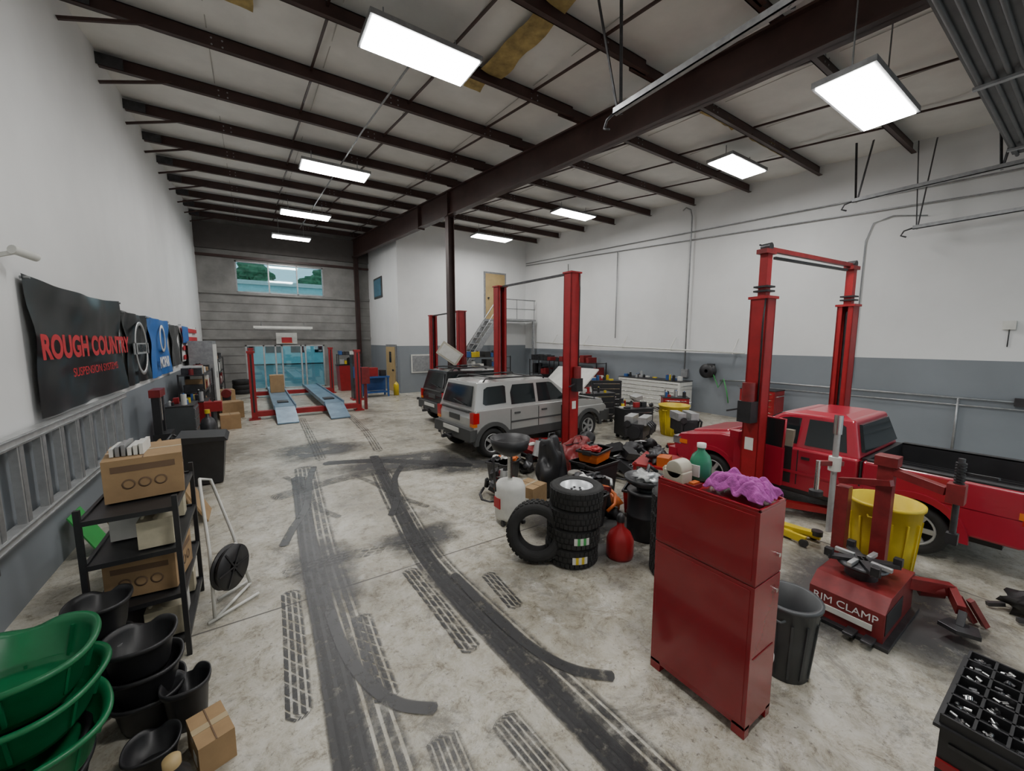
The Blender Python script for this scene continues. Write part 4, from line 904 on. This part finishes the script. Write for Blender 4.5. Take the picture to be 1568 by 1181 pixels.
def roundtub(name,c,r,h,mat,lug=True,sq=1.0,rot=0.):
    b=B();n=64
    def ring(rr,z,k0=.6,lip=0):
        out=[]
        for i in range(n):
            a=2*pi*i/n;k=1/ (abs(math.cos(a))**3+abs(math.sin(a))**3)**(1/3)
            k=1+(k-1)*k0
            d=lip*math.exp(-((a-pi*.5)/.28)**2)
            x=rr*k*math.cos(a);y=rr*sq*(k*math.sin(a)+d*.16)
            out.append((c[0]+x*math.cos(rot)-y*math.sin(rot),c[1]+x*math.sin(rot)+y*math.cos(rot),c[2]+z-.25*h*d))
        return out
    R_=[ring(.01,.0),ring(r*.70,0),ring(r*.76,h*.15),ring(r*.9,h*.84),ring(r*.93,h*.86),ring(r*1.0,h*.86,.6,1),ring(r*1.03,h*.93,.6,1),ring(r*1.02,h,.6,1),ring(r*.95,h*.99,.6,1),ring(r*.88,h*.86),ring(r*.74,h*.15),ring(r*.64,.03),ring(.01,.03)]
    vs=[p for q in R_ for p in q]
    fs=[(j*n+i,j*n+(i+1)%n,(j+1)*n+(i+1)%n,(j+1)*n+i) for j in range(len(R_)-1) for i in range(n)]
    b.add(vs,fs,mat,True)
    if lug:
        for k in range(8):
            a=2*pi*k/8+.2
            b.bar((c[0]+r*.80*math.cos(a),c[1]+r*.80*math.sin(a),c[2]+h*.2),(c[0]+r*.93*math.cos(a),c[1]+r*.93*math.sin(a),c[2]+h*.82),.012,.02,mat)
    return b.obj(name)
roundtub('black_drain_tub',(-.98,2.42,0),.24,.22,black);roundtub('black_drain_tub',(-.98,2.42,.12),.24,.22,black)
roundtub('green_drain_tub',(-.93,2.38,.26),.28,.2,green,rot=.3)
roundtub('green_drain_tub',(-.95,2.47,.40),.275,.2,green,rot=-.2)
roundtub('green_drain_tub',(-.97,2.52,.52),.27,.22,green,rot=.1)
for c,r,h in (((-.62,2.80,.30),.16,.2),((-.60,2.78,.15),.16,.2),((-.60,2.78,0),.16,.2),((-.42,2.64,0),.11,.26),((-.82,3.03,.45),.14,.2),((-.84,3.01,0),.15,.42),((-.53,2.40,0),.11,.16)):
    roundtub('black_drain_bucket',c,r,h,black,False)
b=B();b.lathe([(0,0),(.065,0),(.065,.14),(.03,.19),(.03,.22)],black,(-.42,2.16,.0));b.lathe([(.034,.2),(.034,.235),(0,.235)],wood,(-.42,2.16,0));b.obj('oil_bottle')
b=B();b.lathe([(0,0),(.07,0),(.07,.14),(.03,.19),(.03,.22)],black,(-.58,2.14,.0));b.lathe([(.034,.2),(.034,.235),(0,.235)],yellow,(-.58,2.14,0));b.obj('oil_bottle')
b=B()
b.tube([(-.40,3.50,.02),(-.08,3.72,.02)],.012,white);b.tube([(-.36,3.80,.02),(-.14,3.98,.02)],.012,white)
b.tube([(-.36,3.53,.02),(-.37,3.66,.5),(-.41,3.85,.95),(-.42,3.95,1.0)],.012,white);b.tube([(-.14,3.92,.02),(-.24,3.96,.5),(-.36,4.06,.95),(-.42,3.95,1.0)],.012,white)
b.tube([(-.36,3.53,.02),(-.14,3.92,.02)],.012,white);b.tube([(-.37,3.64,.4),(-.22,3.94,.4)],.01,white)
T=TX(-.25,3.66,.34,math.radians(90),0,math.radians(55));b.lathe([(.04,-.03),(.17,-.03),(.17,-.02),(.08,-.015),(.08,.015),(.17,.02),(.17,.03),(.04,.03)],black,X=T);b.lathe([(.09,-.014),(.15,-.014),(.15,.014),(.09,.014)],steel,X=T)
for k in range(6):
    a=k*pi/3;b.bar((0,0,.035),(.16*math.cos(a),.16*math.sin(a),.035),.012,.006,steel,T)
b.obj('hose_reel_cart')
for i,(x,y,h,w,m_) in enumerate(((-1.0,4.6,.75,.4,cardb),(-.9,5.0,.5,.4,white),(-.72,5.85,.62,.42,cardb),(-.80,6.1,.75,.35,wood),(-.95,6.45,.85,.4,cardb))):
    b=B();b.bar((x+.16,y,0.0),(x-.12,y,h),w,.02,m_);b.obj('leaning_board')
b=B();b.hexa([(-.92,7.1,0.02),(-.48,7.1,.02),(-.48,7.5,.02),(-.92,7.5,.02)],[(-1.0,7.02,.66),(-.42,7.02,.66),(-.42,7.58,.66),(-1.0,7.58,.66)],black)
b.prism([(-1.02,.66),(-.38,.66),(-.42,.72),(-.97,.76)],7.0,7.6,black,'y');b.cyl((-.98,7.05,.07),(-.98,7.55,.07),.07,rubber);b.tube([(-1.02,7.1,.70),(-1.07,7.1,.73),(-1.07,7.5,.73),(-1.02,7.5,.70)],.015,black);b.obj('wheeled_trash_bin',bevel=.012)
random.seed(5)
b=B();b.bx(-1.45,-1.05,8.3,8.8,0,.06,steel);b.bx(-1.4,-1.3,8.35,8.45,.06,1.3,black);b.bx(-1.4,-1.3,8.65,8.75,.06,1.3,black);b.bx(-1.42,-1.28,8.33,8.77,1.2,1.32,dkred);b.cyl((-1.35,8.55,.8),(-1.35,8.55,1.2),.05,chrome);b.bx(-1.42,-1.2,8.33,8.77,.5,.6,black);b.obj('hydraulic_press')
cart('tool_cabinet',(-1.2,9.6,0),(.7,.45,.9),greycan,pi/2,4,mixst);cart('red_tool_cart',(-1.1,10.9,0),(.7,.45,.8),red,pi/2,4,mixst)
b=B();b.cyl((-.75,10.2,0),(-.75,10.2,.05),.18,red);b.cyl((-.75,10.2,.05),(-.75,10.2,.7),.05,steel);b.bx(-.9,-.6,10.1,10.3,.65,.85,red);b.bar((-.75,10.2,.8),(-.75,10.2,1.2),.03,.03,steel);b.obj('bench_grinder_stand')
rack('parts_shelf',(-1.2,12.6,0),(2.4,.45,1.35),4,pi/2,[cardb,black,steel,white,dkred,greycan,black],seed=9)
b=B();b.bx(-1.5,-.95,14.2,15.6,0,2.1,galv);b.bx(-.95,-.94,14.25,14.88,.1,2.0,white);b.bx(-.95,-.94,14.92,15.55,.1,2.0,white);b.bx(-.93,-.92,14.8,14.83,1,1.2,steel);b.obj('storage_cabinet')
rack('parts_shelf',(-1.2,17.6,0),(2.6,.45,1.5),4,pi/2,[cardb,black,steel,white,dkred],seed=10)
carton('cardboard_box',(-.6,13.2,0),(.5,.5,.45),.3);carton('cardboard_box',(-.55,11.6,0),(.4,.4,.35),.1)
b=B();b.lathe([(0,0),(.12,0),(.12,.6),(.09,.7),(.03,.74),(.03,.8)],steel,(-.75,8.9,0));b.cyl((-.75,8.9,.8),(-.75,8.9,.87),.04,yellow);b.obj('gas_cylinder')
b=B();b.bx(-.9,-.5,13.8,14.1,.0,.25,black);b.bx(-.8,-.6,13.85,14.05,.25,.55,steel);b.cyl((-.7,13.8,.6),(-.7,14.1,.6),.12,dkred);b.obj('air_compressor')
for i in range(3): tyre('tire',TX(-.45,18.9,.095+i*.19,0,0,i),.3,.19,None,False)
b=B();b.bx(.9,1.7,YB-.12,YB-.11,1.97,2.45,white);b.bx(1.1,1.5,YB-.13,YB-.12,2.02,2.25,txred);b.bar((1.3,YB-.12,2.2),(1.3,YB-.085,2.2),.05,.05,steel);b.tube([(1.3+.2*math.cos(a/8*2*pi),YB-.34+.2*math.sin(a/8*2*pi),2.02) for a in range(9)],.012,orange);b.obj('basketball_backboard')
# ------------------------------------------------------------------ world, camera
w=D.worlds.new('world');bpy.context.scene.world=w;w.use_nodes=True;nt=w.node_tree
bg=nt.nodes['Background'];bg.inputs[1].default_value=1.3;bg.inputs[0].default_value=(.80,.93,1,1)
for ob in list(COL.objects):
    if ob.parent is None: ob.location=Vector(ob.location)*S; ob.scale=(S,S,S)
cam=D.cameras.new('camera');co=D.objects.new('camera',cam);COL.objects.link(co)
cam.sensor_width=36;cam.lens=36*602.7/1568;cam.clip_start=.05;cam.clip_end=300
co.location=(0,0,2.11*S);co.rotation_euler=(math.radians(90-6.51),0,math.radians(-33.33))
bpy.context.scene.camera=co
